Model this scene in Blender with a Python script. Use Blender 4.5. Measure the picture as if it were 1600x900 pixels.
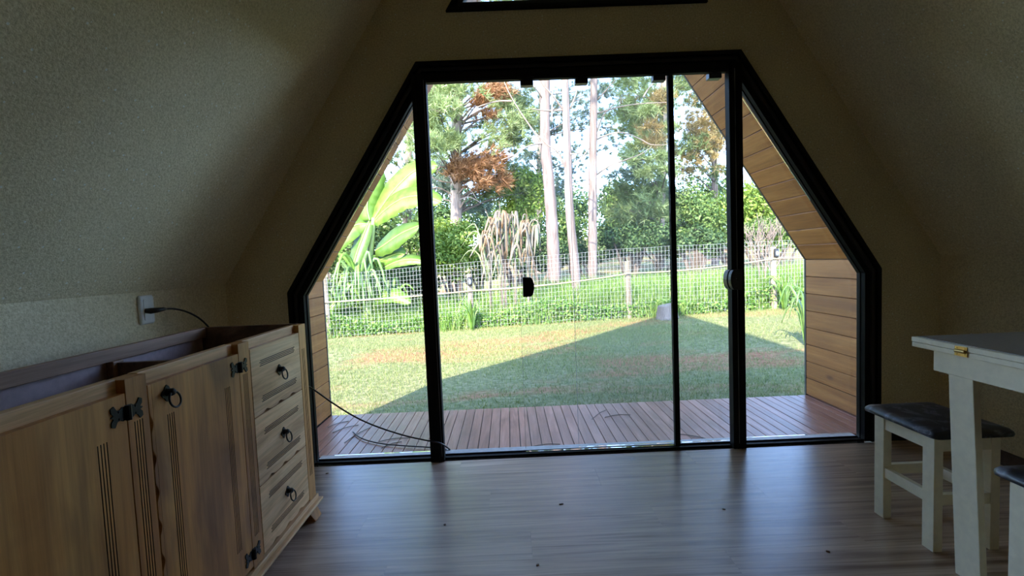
import bpy, bmesh, math, random
import numpy as np
from mathutils import Vector, Matrix

for o in list(bpy.data.objects):
    bpy.data.objects.remove(o, do_unlink=True)
scene = bpy.context.scene
COL = scene.collection
RND = random.Random(7)
NPR = np.random.default_rng(11)

# ------------------------------------------------------------------ camera
FPX = 750.0
YAW, PITCH, ROLL = [math.radians(a) for a in (0.451, -3.356, -2.336)]
CAM = Vector((0.0, 0.0, 1.08))
_f = Vector((math.sin(YAW) * math.cos(PITCH), math.cos(YAW) * math.cos(PITCH), math.sin(PITCH)))
_r0 = Vector((math.cos(YAW), -math.sin(YAW), 0)); _u0 = _r0.cross(_f)
_r = _r0 * math.cos(ROLL) + _u0 * math.sin(ROLL)
_u = _u0 * math.cos(ROLL) - _r0 * math.sin(ROLL)
cd = bpy.data.cameras.new('camera'); cam = bpy.data.objects.new('camera', cd); COL.objects.link(cam)
cd.sensor_width = 36.0; cd.lens = FPX / 1600 * 36.0; cd.clip_start = 0.02; cd.clip_end = 500
m = Matrix.Identity(4)
for i in range(3):
    m[i][0] = _r[i]; m[i][1] = _u[i]; m[i][2] = -_f[i]; m[i][3] = CAM[i]
cam.matrix_world = m
scene.camera = cam

# ------------------------------------------------------------------ sky, sun, exposure
SUN_TRAVEL = Vector((2.66, 5.6, -3.95)).normalized()      # from behind the cabin, left
sd = -SUN_TRAVEL
w = bpy.data.worlds.new('world'); scene.world = w; w.use_nodes = True
nt = w.node_tree; nt.nodes.clear()
sky = nt.nodes.new('ShaderNodeTexSky'); sky.sky_type = 'NISHITA'; sky.sun_disc = False
sky.sun_elevation = math.asin(sd.z); sky.sun_rotation = math.atan2(sd.x, sd.y)
sky.air_density = 0.5; sky.dust_density = 0.4; sky.ozone_density = 1.0; sky.altitude = 1000
bg = nt.nodes.new('ShaderNodeBackground'); bg.inputs['Strength'].default_value = 0.44
wo = nt.nodes.new('ShaderNodeOutputWorld')
nt.links.new(sky.outputs[0], bg.inputs[0]); nt.links.new(bg.outputs[0], wo.inputs[0])
sl = bpy.data.lights.new('sun', 'SUN'); so = bpy.data.objects.new('sun', sl); COL.objects.link(so)
sl.energy = 3.4; sl.angle = math.radians(0.55); sl.color = (1.0, 0.91, 0.78)
so.location = (-6, -12, 12)
so.rotation_euler = SUN_TRAVEL.to_track_quat('-Z', 'Y').to_euler()
scene.view_settings.view_transform = 'Standard'
scene.view_settings.look = 'None'
scene.view_settings.gamma = 1.0
scene.view_settings.use_curve_mapping = False
scene.view_settings.exposure = 2.4
scene.cycles.use_denoising = True
scene.cycles.max_bounces = 14
scene.cycles.diffuse_bounces = 8
scene.cycles.transparent_max_bounces = 24

# ------------------------------------------------------------------ helpers
def at(px, py, Y):
    """world point seen at a pixel of the 1600x900 frame, at depth Y"""
    d = _r * ((px - 800) / FPX) + _u * ((450 - py) / FPX) + _f
    return CAM + d * (Y / d.y)

ORG = {}          # world origin of every object made here

def reg(o, org):
    ORG[o.name] = Vector(org); return o

def tag(o, label=None, cat=None, group=None, kind=None):
    if label: o['label'] = label
    if cat: o['category'] = cat
    if group: o['group'] = group
    if kind: o['kind'] = kind
    return o

def thing(name, loc, label, cat, group=None):
    o = bpy.data.objects.new(name, None); COL.objects.link(o); o.location = loc
    o.empty_display_size = 0.1
    reg(o, loc); tag(o, label, cat, group); return o

def finish(name, me, mat, parent=None, org=None, smooth=False, bev=0.0, recalc=False):
    """link a mesh whose vertices are in world coordinates"""
    if parent is not None: org = ORG[parent.name]
    elif org is None: org = Vector((0, 0, 0))
    org = Vector(org)
    if recalc:
        bm = bmesh.new(); bm.from_mesh(me); bmesh.ops.recalc_face_normals(bm, faces=bm.faces[:]); bm.to_mesh(me); bm.free()
    if org.length > 0: me.transform(Matrix.Translation(-org))
    for mm in (mat if isinstance(mat, (list, tuple)) else [mat]): me.materials.append(mm)
    o = bpy.data.objects.new(name, me); COL.objects.link(o)
    if parent is not None: o.parent = parent
    else: o.location = org
    reg(o, org)
    if smooth: me.polygons.foreach_set('use_smooth', [True] * len(me.polygons))
    if bev:
        b = o.modifiers.new('bevel', 'BEVEL'); b.width = bev; b.segments = 2; b.limit_method = 'ANGLE'; b.angle_limit = math.radians(40)
    return o

class MB:
    def __init__(s): s.v = []; s.f = []; s.m = []
    def add(s, vs, fs, mi=0):
        n = len(s.v); s.v += [tuple(p) for p in vs]
        for f in fs: s.f.append(tuple(i + n for i in f)); s.m.append(mi)
        return s
    def box(s, x0, x1, y0, y1, z0, z1, mi=0):
        vs = [(x, y, z) for z in (z0, z1) for y in (y0, y1) for x in (x0, x1)]
        return s.add(vs, [(0, 2, 3, 1), (4, 5, 7, 6), (0, 1, 5, 4), (2, 6, 7, 3), (0, 4, 6, 2), (1, 3, 7, 5)], mi)
    def hexa(s, a, b, mi=0):
        """two quads (4 points each, same order) joined"""
        return s.add(list(a) + list(b), [(3, 2, 1, 0), (4, 5, 6, 7)] + [(i, (i + 1) % 4, 4 + (i + 1) % 4, 4 + i) for i in range(4)], mi)
    def prism(s, poly, axis, a, b, mi=0):
        """2-D polygon extruded along axis: x -> (y,z), y -> (x,z), z -> (x,y)"""
        def P(p, t): return {'x': (t, p[0], p[1]), 'y': (p[0], t, p[1]), 'z': (p[0], p[1], t)}[axis]
        n = len(poly)
        return s.add([P(p, a) for p in poly] + [P(p, b) for p in poly],
                     [tuple(range(n)), tuple(range(2 * n - 1, n - 1, -1))] + [(i, (i + 1) % n, n + (i + 1) % n, n + i) for i in range(n)], mi)
    def tube(s, pts, rad, seg=8, caps=True, mi=0):
        pts = [Vector(p) for p in pts]; n = len(pts)
        rs = rad if isinstance(rad, (list, tuple)) else [rad] * n
        base = len(s.v); prev = None
        for i, p in enumerate(pts):
            t = (pts[min(i + 1, n - 1)] - pts[max(i - 1, 0)])
            t = t.normalized() if t.length > 1e-9 else Vector((0, 0, 1))
            if prev is None:
                a = t.cross(Vector((0, 0, 1)) if abs(t.z) < .9 else Vector((1, 0, 0))).normalized()
            else:
                a = (prev - t * prev.dot(t)).normalized()
            prev = a; b = t.cross(a)
            for k in range(seg):
                q = 2 * math.pi * k / seg
                s.v.append(tuple(p + (a * math.cos(q) + b * math.sin(q)) * rs[i]))
        for i in range(n - 1):
            for k in range(seg):
                s.f.append((base + i * seg + k, base + i * seg + (k + 1) % seg, base + (i + 1) * seg + (k + 1) % seg, base + (i + 1) * seg + k)); s.m.append(mi)
        if caps:
            s.f.append(tuple(base + k for k in reversed(range(seg)))); s.m.append(mi)
            s.f.append(tuple(base + (n - 1) * seg + k for k in range(seg))); s.m.append(mi)
        return s
    def rings(s, rings, mi=0, cap0=True, cap1=True):
        base = len(s.v); n = len(rings[0])
        for r in rings: s.v += [tuple(p) for p in r]
        for i in range(len(rings) - 1):
            for k in range(n):
                s.f.append((base + i * n + k, base + i * n + (k + 1) % n, base + (i + 1) * n + (k + 1) % n, base + (i + 1) * n + k)); s.m.append(mi)
        if cap0: s.f.append(tuple(base + k for k in reversed(range(n)))); s.m.append(mi)
        if cap1: s.f.append(tuple(base + (len(rings) - 1) * n + k for k in range(n))); s.m.append(mi)
        return s
    def build(s, name, mat, parent=None, org=None, smooth=False, bev=0.0, recalc=True):
        me = bpy.data.meshes.new(name); me.from_pydata(s.v, [], s.f); me.polygons.foreach_set('material_index', s.m); me.update()
        return finish(name, me, mat, parent, org, smooth, bev, recalc)

def np_mesh(name, V, F, mat, parent=None, org=None, smooth=False):
    """V (n,3), F (m,k) numpy -> mesh object"""
    me = bpy.data.meshes.new(name); V = np.asarray(V, np.float32); F = np.asarray(F, np.int32); k = F.shape[1]
    me.vertices.add(len(V)); me.vertices.foreach_set('co', V.ravel())
    me.loops.add(F.size); me.loops.foreach_set('vertex_index', F.ravel())
    me.polygons.add(len(F)); me.polygons.foreach_set('loop_start', np.arange(0, F.size, k, dtype=np.int32))
    me.polygons.foreach_set('loop_total', np.full(len(F), k, np.int32))
    me.update(calc_edges=True); me.validate()
    return finish(name, me, mat, parent, org, smooth)

def copy_tree(o, parent=None):
    c = o.copy(); COL.objects.link(c); c.parent = parent
    for ch in o.children: copy_tree(ch, c)
    return c

# ------------------------------------------------------------------ materials
def node_mat(name):
    mt = bpy.data.materials.new(name); mt.use_nodes = True
    n = mt.node_tree; n.nodes.clear()
    out = n.nodes.new('ShaderNodeOutputMaterial')
    return mt, n, out

def N(n, typ, **kw):
    nd = n.nodes.new(typ)
    for k, v in kw.items():
        if k in nd.inputs: nd.inputs[k].default_value = v
        else: setattr(nd, k, v)
    return nd

def ramp(n, stops, interp='LINEAR'):
    r = n.nodes.new('ShaderNodeValToRGB'); e = r.color_ramp.elements; r.color_ramp.interpolation = interp
    while len(e) < len(stops): e.new(0.5)
    for i, (p, c) in enumerate(stops): e[i].position = p; e[i].color = (*c, 1)
    return r

def plain(name, col, rough=0.5, metal=0.0, spec=0.5, noise=0.0, nscale=40, bump=0.0, bscale=200):
    mt, n, out = node_mat(name); L = n.links.new
    p = N(n, 'ShaderNodeBsdfPrincipled', Roughness=rough, Metallic=metal); p.inputs['Specular IOR Level'].default_value = spec
    L(p.outputs[0], out.inputs[0])
    tc = N(n, 'ShaderNodeTexCoord')
    nz = N(n, 'ShaderNodeTexNoise', Scale=nscale, Detail=4.0); L(tc.outputs['Object'], nz.inputs['Vector'])
    d = noise if noise else 0.04
    r = ramp(n, [(0.3, tuple(c * (1 - d) for c in col)), (0.7, tuple(min(1, c * (1 + d)) for c in col))])
    L(nz.outputs['Fac'], r.inputs[0]); L(r.outputs[0], p.inputs['Base Color'])
    if bump:
        b2 = N(n, 'ShaderNodeTexNoise', Scale=bscale, Detail=3.0); L(tc.outputs['Object'], b2.inputs['Vector'])
        bp = N(n, 'ShaderNodeBump', Strength=bump, Distance=0.002); L(b2.outputs['Fac'], bp.inputs['Height']); L(bp.outputs[0], p.inputs['Normal'])
    return mt

def wood(name, cols, axis, rough=0.45, scale=1.0, spec=0.4, knots=True, var=0.25, bump=0.15, smudge=0.0, cross=11.0):
    """procedural timber; grain runs along `axis` of the object coordinates; every object gets its own offset and shade"""
    mt, n, out = node_mat(name); L = n.links.new
    p = N(n, 'ShaderNodeBsdfPrincipled', Roughness=rough); p.inputs['Specular IOR Level'].default_value = spec
    L(p.outputs[0], out.inputs[0])
    tc = N(n, 'ShaderNodeTexCoord'); oi = N(n, 'ShaderNodeObjectInfo')
    off = N(n, 'ShaderNodeVectorMath', operation='SCALE'); off.inputs[0].default_value = (13.1, 7.7, 19.3); L(oi.outputs['Random'], off.inputs['Scale'])
    add = N(n, 'ShaderNodeVectorMath', operation='ADD'); L(tc.outputs['Object'], add.inputs[0]); L(off.outputs[0], add.inputs[1])
    mp = N(n, 'ShaderNodeMapping'); sc = [cross * scale] * 3; sc['xyz'.index(axis)] = 0.9 * scale; mp.inputs['Scale'].default_value = sc
    L(add.outputs[0], mp.inputs[0])
    n1 = N(n, 'ShaderNodeTexNoise', Scale=1.0, Detail=5.0, Roughness=0.6, Distortion=1.4); L(mp.outputs[0], n1.inputs['Vector'])
    r1 = ramp(n, [(0.28, cols[0]), (0.5, cols[1]), (0.72, cols[2])]); L(n1.outputs['Fac'], r1.inputs[0])
    mp2 = N(n, 'ShaderNodeMapping'); sc = [90 * scale] * 3; sc['xyz'.index(axis)] = 2.5 * scale; mp2.inputs['Scale'].default_value = sc; L(add.outputs[0], mp2.inputs[0])
    n2 = N(n, 'ShaderNodeTexNoise', Scale=1.0, Detail=3.0, Roughness=0.7); L(mp2.outputs[0], n2.inputs['Vector'])
    r2 = ramp(n, [(0.35, (0.72, 0.70, 0.66)), (0.6, (1, 1, 1))]); L(n2.outputs['Fac'], r2.inputs[0])
    mx = N(n, 'ShaderNodeMix', data_type='RGBA', blend_type='MULTIPLY'); mx.inputs['Factor'].default_value = 0.8
    L(r1.outputs[0], mx.inputs['A']); L(r2.outputs[0], mx.inputs['B'])
    col = mx.outputs['Result']
    if knots:
        mp3 = N(n, 'ShaderNodeMapping'); sc = [5.5 * scale] * 3; sc['xyz'.index(axis)] = 2.2 * scale; mp3.inputs['Scale'].default_value = sc; L(add.outputs[0], mp3.inputs[0])
        vo = N(n, 'ShaderNodeTexVoronoi', Scale=1.0); L(mp3.outputs[0], vo.inputs['Vector'])
        r3 = ramp(n, [(0.045, (0.35, 0.22, 0.13)), (0.10, (1, 1, 1))]); L(vo.outputs['Distance'], r3.inputs[0])
        m3 = N(n, 'ShaderNodeMix', data_type='RGBA', blend_type='MULTIPLY'); m3.inputs['Factor'].default_value = 0.8
        L(col, m3.inputs['A']); L(r3.outputs[0], m3.inputs['B']); col = m3.outputs['Result']
    if smudge:
        mp4 = N(n, 'ShaderNodeMapping'); sc = [6.0] * 3; sc['xyz'.index(axis)] = 2.2; mp4.inputs['Scale'].default_value = sc; L(add.outputs[0], mp4.inputs[0])
        n4 = N(n, 'ShaderNodeTexNoise', Scale=1.0, Detail=4.0, Distortion=0.8); L(mp4.outputs[0], n4.inputs['Vector'])
        r4 = ramp(n, [(0.34, (0.42, 0.36, 0.30)), (0.56, (1, 1, 1))]); L(n4.outputs['Fac'], r4.inputs[0])
        m4 = N(n, 'ShaderNodeMix', data_type='RGBA', blend_type='MULTIPLY'); m4.inputs['Factor'].default_value = smudge
        L(col, m4.inputs['A']); L(r4.outputs[0], m4.inputs['B']); col = m4.outputs['Result']
    hv = N(n, 'ShaderNodeHueSaturation'); mr = N(n, 'ShaderNodeMapRange'); mr.inputs['To Min'].default_value = 1 - var; mr.inputs['To Max'].default_value = 1 + var
    L(oi.outputs['Random'], mr.inputs['Value']); L(mr.outputs[0], hv.inputs['Value']); L(col, hv.inputs['Color']); L(hv.outputs[0], p.inputs['Base Color'])
    bp = N(n, 'ShaderNodeBump', Strength=bump, Distance=0.002); L(n2.outputs['Fac'], bp.inputs['Height']); L(bp.outputs[0], p.inputs['Normal'])
    return mt

def leafmat(name, c0, c1, c2, trans=0.35, rough=0.5, spec=0.3):
    """leaf / needle colour that varies leaf by leaf"""
    mt, n, out = node_mat(name); L = n.links.new
    ge = N(n, 'ShaderNodeNewGeometry'); r = ramp(n, [(0.0, c0), (0.5, c1), (1.0, c2)]); L(ge.outputs['Random Per Island'], r.inputs[0])
    p = N(n, 'ShaderNodeBsdfPrincipled', Roughness=rough); p.inputs['Specular IOR Level'].default_value = spec; L(r.outputs[0], p.inputs['Base Color'])
    t = N(n, 'ShaderNodeBsdfTranslucent'); g = N(n, 'ShaderNodeMix', data_type='RGBA', blend_type='MULTIPLY'); g.inputs['Factor'].default_value = 1
    g.inputs['B'].default_value = (1.1, 1.15, 0.6, 1); L(r.outputs[0], g.inputs['A']); L(g.outputs['Result'], t.inputs['Color'])
    mx = N(n, 'ShaderNodeMixShader', Fac=trans); L(p.outputs[0], mx.inputs[1]); L(t.outputs[0], mx.inputs[2]); L(mx.outputs[0], out.inputs[0])
    return mt

M = {}
# --- textured plaster of the walls, glitter sparkle painted in as pale flecks
def plaster():
    mt, n, out = node_mat('glitter_plaster'); L = n.links.new
    p = N(n, 'ShaderNodeBsdfPrincipled', Roughness=0.75); p.inputs['Specular IOR Level'].default_value = 0.25; L(p.outputs[0], out.inputs[0])
    tc = N(n, 'ShaderNodeTexCoord')
    n1 = N(n, 'ShaderNodeTexNoise', Scale=120.0, Detail=3.0, Roughness=0.65); L(tc.outputs['Object'], n1.inputs['Vector'])
    n3 = N(n, 'ShaderNodeTexNoise', Scale=3.0, Detail=3.0); L(tc.outputs['Object'], n3.inputs['Vector'])
    r1 = ramp(n, [(0.32, (0.65, 0.54, 0.32)), (0.52, (0.82, 0.69, 0.43)), (0.72, (0.93, 0.82, 0.58))]); L(n1.outputs['Fac'], r1.inputs[0])
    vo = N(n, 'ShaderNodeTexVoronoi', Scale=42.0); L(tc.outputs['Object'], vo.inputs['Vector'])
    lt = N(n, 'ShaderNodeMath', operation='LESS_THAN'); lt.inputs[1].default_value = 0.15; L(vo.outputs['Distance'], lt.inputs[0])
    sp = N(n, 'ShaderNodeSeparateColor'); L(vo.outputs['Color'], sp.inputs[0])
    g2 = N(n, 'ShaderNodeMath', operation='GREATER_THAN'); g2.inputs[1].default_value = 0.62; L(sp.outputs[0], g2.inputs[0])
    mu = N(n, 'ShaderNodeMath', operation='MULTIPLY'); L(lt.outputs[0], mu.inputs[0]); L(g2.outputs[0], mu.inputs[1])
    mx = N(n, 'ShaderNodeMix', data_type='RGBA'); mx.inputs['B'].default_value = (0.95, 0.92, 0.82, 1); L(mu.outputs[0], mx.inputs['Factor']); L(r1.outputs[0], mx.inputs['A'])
    m2 = N(n, 'ShaderNodeMix', data_type='RGBA', blend_type='MULTIPLY'); m2.inputs['Factor'].default_value = 0.3
    r3 = ramp(n, [(0.35, (0.75, 0.75, 0.75)), (0.65, (1, 1, 1))]); L(n3.outputs['Fac'], r3.inputs[0]); L(mx.outputs['Result'], m2.inputs['A']); L(r3.outputs[0], m2.inputs['B'])
    L(m2.outputs['Result'], p.inputs['Base Color'])
    bp = N(n, 'ShaderNodeBump', Strength=0.7, Distance=0.004); L(n1.outputs['Fac'], bp.inputs['Height']); L(bp.outputs[0], p.inputs['Normal'])
    return mt
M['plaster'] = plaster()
M['wall_core'] = plain('roof_metal', (0.05, 0.045, 0.04), 0.6)
M['bronze'] = plain('bronze_aluminium', (0.007, 0.006, 0.0055), 0.6, 0.0, 0.15)
M['bronze_soft'] = plain('grey_bronze_face', (0.022, 0.020, 0.019), 0.6, 0.0, 0.25)  # slightly greyer tone for frame ridges, reveals and screw caps
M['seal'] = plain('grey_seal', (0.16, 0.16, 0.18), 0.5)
M['black_plastic'] = plain('black_plastic', (0.012, 0.011, 0.012), 0.35)
M['sill'] = plain('pale_stone', (0.45, 0.44, 0.41), 0.6, noise=0.15, nscale=30)
M['floor_plank'] = wood('laminate', ((0.23, 0.135, 0.085), (0.50, 0.35, 0.25), (0.70, 0.53, 0.40)), 'x', rough=0.30, scale=1.0, spec=0.8, knots=False, var=0.08, bump=0.06, cross=24)
M['subfloor'] = plain('subfloor', (0.06, 0.05, 0.045), 0.9)
M['deck'] = wood('deck_timber', ((0.30, 0.115, 0.065), (0.46, 0.205, 0.13), (0.56, 0.29, 0.20)), 'y', rough=0.38, scale=1.2, spec=0.5, knots=False, var=0.14, smudge=0.45)
M['lining'] = wood('pine_lining', ((0.22, 0.072, 0.010), (0.31, 0.115, 0.020), (0.42, 0.18, 0.042)), 'y', rough=0.5, scale=0.8, spec=0.35, var=0.09, bump=0.08)
M['cab_z'] = wood('stained_pine_upright', ((0.36, 0.135, 0.028), (0.64, 0.29, 0.075), (0.80, 0.43, 0.14)), 'z', rough=0.42, scale=0.75, spec=0.4, knots=False, var=0.08, smudge=0.85, cross=6.5)
M['cab_y'] = wood('stained_pine_level', ((0.52, 0.27, 0.11), (0.86, 0.52, 0.25), (0.94, 0.66, 0.36)), 'y', rough=0.42, scale=1.2, spec=0.4, knots=False, var=0.08, smudge=0.5, cross=8)
M['cab_dark'] = wood('dark_stained_pine', ((0.09, 0.042, 0.024), (0.17, 0.085, 0.05), (0.27, 0.14, 0.085)), 'y', rough=0.5, scale=0.8, knots=False, var=0.06)
M['cab_mid'] = wood('mid_stained_pine', ((0.22, 0.11, 0.06), (0.38, 0.21, 0.125), (0.50, 0.30, 0.19)), 'y', rough=0.5, scale=0.8, knots=False, var=0.06)
M['groove'] = plain('dark_wax_and_recess', (0.035, 0.018, 0.008), 0.6)
M['back_panel'] = plain('mauve_fibreboard', (0.55, 0.40, 0.38), 0.7, noise=0.12)
M['iron'] = plain('wrought_iron', (0.018, 0.017, 0.016), 0.4, 0.6, 0.5, noise=0.3)
M['white_paint'] = plain('ivory_paint', (0.92, 0.82, 0.61), 0.45, noise=0.05, bump=0.1)
M['table_top'] = plain('grey_laminate_top', (0.34, 0.32, 0.29), 0.35, noise=0.08, nscale=60)
M['brass'] = plain('worn_brass', (0.45, 0.28, 0.08), 0.35, 0.9)
M['plate'] = plain('white_plastic', (0.80, 0.80, 0.78), 0.35)
M['base_brown'] = wood('brown_baseboard', ((0.05, 0.028, 0.02), (0.09, 0.05, 0.035), (0.13, 0.07, 0.05)), 'x', knots=False)

def marble_fabric():
    mt, n, out = node_mat('black_marbled_vinyl'); L = n.links.new
    p = N(n, 'ShaderNodeBsdfPrincipled', Roughness=0.4); L(p.outputs[0], out.inputs[0])
    tc = N(n, 'ShaderNodeTexCoord'); n1 = N(n, 'ShaderNodeTexNoise', Scale=9.0, Detail=5.0, Distortion=2.5); L(tc.outputs['Object'], n1.inputs['Vector'])
    r = ramp(n, [(0.46, (0.010, 0.010, 0.013)), (0.55, (0.03, 0.03, 0.04)), (0.62, (0.14, 0.14, 0.17)), (0.70, (0.02, 0.02, 0.025))]); L(n1.outputs['Fac'], r.inputs[0]); L(r.outputs[0], p.inputs['Base Color'])
    return mt
M['vinyl'] = marble_fabric()

def glass(name, veil):
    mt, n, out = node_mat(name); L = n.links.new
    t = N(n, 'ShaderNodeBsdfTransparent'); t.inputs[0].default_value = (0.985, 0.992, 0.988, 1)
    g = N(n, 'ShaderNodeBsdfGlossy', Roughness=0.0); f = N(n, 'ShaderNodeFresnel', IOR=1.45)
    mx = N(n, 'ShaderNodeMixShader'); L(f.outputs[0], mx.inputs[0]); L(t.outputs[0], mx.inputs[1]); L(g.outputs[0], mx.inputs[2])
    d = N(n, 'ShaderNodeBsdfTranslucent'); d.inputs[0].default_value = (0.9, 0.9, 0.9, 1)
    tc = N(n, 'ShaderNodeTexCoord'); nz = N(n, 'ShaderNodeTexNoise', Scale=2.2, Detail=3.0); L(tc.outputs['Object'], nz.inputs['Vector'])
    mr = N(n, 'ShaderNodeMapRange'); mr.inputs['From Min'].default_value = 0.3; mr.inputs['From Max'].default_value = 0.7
    mr.inputs['To Min'].default_value = veil * 0.5; mr.inputs['To Max'].default_value = veil * 1.4; L(nz.outputs['Fac'], mr.inputs['Value'])
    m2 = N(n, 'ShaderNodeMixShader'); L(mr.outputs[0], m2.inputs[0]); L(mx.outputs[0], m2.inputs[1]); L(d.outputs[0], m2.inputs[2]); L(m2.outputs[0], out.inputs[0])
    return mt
M['glass'] = glass('clear_glass', 0.004)
M['glass_veiled'] = glass('veiled_glass', 0.014)  # whitish haze over the panes, mixed in as a translucent share

# ------------------------------------------------------------------ the room
CX = 0.417                      # centre line of the gable
YD = 2.583                      # room face of the door frame
SL = 0.634                      # run per rise of the roof
WX, KZ, APEX = 1.93, 1.01, 1.01 + 1.93 / 0.634
YB = -3.6                       # unseen rear wall, set far back to weaken bounce onto the gable

def struct(o): o['kind'] = 'structure'; return o

# floor with laminate planks
floor = struct(MB().box(CX - WX - .1, CX + WX + .1, YB - .1, YD - 0.02, -0.14, -0.010).build('floor', M['subfloor']))
PW, PL = 0.178, 1.22
y1 = YD - 0.022; row = 0
protos = {}
while y1 > YB:
    y0 = max(y1 - PW, YB)
    x = CX - WX - ((row * 0.43 * PL) % PL)
    while x < CX + WX:
        a, b = max(x, CX - WX), min(x + PL, CX + WX)
        if b - a > 0.03:
            key = (round(b - a, 4), round(y1 - y0, 4))
            if key not in protos:
                o = MB().box(a + .0002, b - .0002, y0 + .0002, y1 - .0002, -0.0095, 0.0).build('plank', M['floor_plank'], floor)
                o.data.transform(Matrix.Translation((-a, -y0, 0))); protos[key] = o.data; o.location = (a, y0, 0)
            else:
                o = bpy.data.objects.new('plank', protos[key]); COL.objects.link(o); o.parent = floor; o.location = (a, y0, 0)
        x += PL
    y1 -= PW; row += 1

# side walls and sloped ceiling (one shell from rear wall to porch front)
YF = 3.50
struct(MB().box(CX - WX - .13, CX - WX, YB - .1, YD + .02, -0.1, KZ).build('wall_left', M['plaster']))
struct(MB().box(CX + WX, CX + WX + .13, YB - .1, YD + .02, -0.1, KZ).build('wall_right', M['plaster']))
ceil = MB()
for s in (-1, 1):
    ceil.prism([(CX + s * WX, KZ), (CX, APEX), (CX, APEX + .2), (CX + s * (WX + .13), KZ)], 'y', YB - .1, YD + .02)
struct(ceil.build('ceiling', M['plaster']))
struct(MB().prism([(CX - WX - .13, -.1), (CX + WX + .13, -.1), (CX + WX + .13, KZ), (CX, APEX + .2), (CX - WX - .13, KZ)], 'y', YB - .1, YB).build('wall_back', M['base_brown']))  # out of view; dark brown chosen to cut light bounced to the gable

# outline of the glazed opening
HW, HZ, TW, TZ = 1.595, 0.954, 0.851, 2.128
def hexpath(off):
    """outline of the opening moved inwards by off"""
    k = math.hypot(1, SL)
    hw = HW - off; tz = TZ - off
    # diagonal line: half = HW - SL*(z-HZ) , inward offset
    dh = lambda z: HW - SL * (z - HZ) - off * k
    kz = HZ + (HW - off * k - hw) / SL
    return [(CX - hw, 0.0), (CX - hw, kz), (CX - dh(tz), tz), (CX + dh(tz), tz), (CX + hw, kz), (CX + hw, 0.0)]
def tripath(off):
    k = math.hypot(1, SL); z0 = 2.378 + off
    half = lambda z: 0.683 - SL * (z - 2.378) - off * k
    return [(CX - half(z0), z0), (CX, 2.378 + (0.683 - off * k) / SL), (CX + half(z0), z0)]

# front gable wall with its two holes
bm = bmesh.new()
def loop(pts):
    vs = [bm.verts.new((p[0], YD, p[1])) for p in pts]
    for i in range(len(vs)): bm.edges.new((vs[i], vs[(i + 1) % len(vs)]))
op = hexpath(0.004); tp = tripath(0.004)
loop([(CX - WX, -0.05), (CX - WX, KZ), (CX, APEX), (CX + WX, KZ), (CX + WX, -0.05), (op[5][0], -0.05)] + op[4:0:-1] + [(op[0][0], -0.05)])
loop(tp)
bmesh.ops.triangle_fill(bm, use_beauty=True, use_dissolve=False, edges=bm.edges[:])
r = bmesh.ops.extrude_face_region(bm, geom=bm.faces[:])
for e in r['geom']:
    if isinstance(e, bmesh.types.BMVert): e.co.y += 0.10
bmesh.ops.recalc_face_normals(bm, faces=bm.faces[:])
me = bpy.data.meshes.new('wall_front'); bm.to_mesh(me); bm.free()
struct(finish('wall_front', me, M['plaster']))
for i, (a, b) in enumerate(((CX - WX, CX - HW - .01), (CX + HW + .01, CX + WX))):
    struct(MB().box(a, b, YD - .014, YD - .0005, 0, 0.07).build('baseboard_front_' + ('left', 'right')[i], M['base_brown'], bev=.002))
struct(MB().box(CX + WX - .014, CX + WX - .0005, YB, YD - .015, 0, 0.07).build('baseboard_right', M['base_brown'], bev=.002))
struct(MB().box(CX - WX + .0005, CX - WX + .014, YB, YD - .015, 0, 0.07).build('baseboard_left', M['base_brown'], bev=.002))

# ------------------------------------------------------------------ glazed door wall
door = bpy.data.objects.new('door_1', None); COL.objects.link(door); door.location = (CX, YD, 0); reg(door, (CX, YD, 0)); struct(door)
door['label'] = 'wide black framed glass sliding door with slanted corners facing the garden'
def ring_seg(mb, A, B, i, j, y0, y1, mi=0):
    a = [A[i], A[j], B[j], B[i]]
    mb.hexa([(p[0], y0, p[1]) for p in a], [(p[0], y1, p[1]) for p in a], mi)
segs = [('jamb', 0, 1), ('diagonal_frame', 1, 2), ('header', 2, 3), ('diagonal_frame', 3, 4), ('jamb', 4, 5)]
for nm, i, j in segs:
    mb = MB()
    ring_seg(mb, hexpath(0.0), hexpath(0.022), i, j, YD - .022, YD + .03)
    ring_seg(mb, hexpath(0.022), hexpath(0.034), i, j, YD - .004, YD + .03)
    ring_seg(mb, hexpath(0.034), hexpath(0.050), i, j, YD - .018, YD + .03, 1)
    ring_seg(mb, hexpath(0.050), hexpath(0.078), i, j, YD - .004, YD + .03)
    ring_seg(mb, hexpath(0.068), hexpath(0.082), i, j, YD + .03, YD + .056, 1)
    mb.build(nm, [M['bronze'], M['bronze_soft']], door, bev=.0015)
# header track box between the posts, bottom track, posts
h = hexpath(0.07)
MB().box(-.385, 1.196, YD - .012, YD + .022, 2.022, 2.062).box(-.385, 1.196, YD + .022, YD + .10, 2.056, 2.075).box(-.385, 1.196, YD - .02, YD - .010, 2.03, 2.068).build('sliding_rail', M['bronze'], door, bev=.002)
MB().box(CX - HW + .02, CX + HW - .02, YD + .000, YD + .062, 0.0, 0.004).box(CX - HW + .02, CX + HW - .02, YD + .002, YD + .010, 0.004, 0.010).box(CX - HW + .02, CX + HW - .02, YD + .048, YD + .056, 0.004, 0.011).build('bottom_track', M['bronze'], door, bev=.001)
for x0, x1 in ((-.459, -.384), (1.196, 1.266)):
    p = MB().box(x0, x1, YD - .03, YD + .020, 0.0, 2.06).box(x0 + .02, x0 + .026, YD - .033, YD - .028, 0.0, 2.05).box(x1 - .028, x1 - .022, YD - .036, YD - .028, 0.0, 2.05).build('post', M['bronze'], door, bev=.002)
    s = x1 - .012 if x0 < 0 else x0 + .03
    MB().box(s - .0015, s + .0015, YD - .0325, YD - .029, 0.03, 2.03).build('seal_strip', M['seal'], p)
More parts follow.
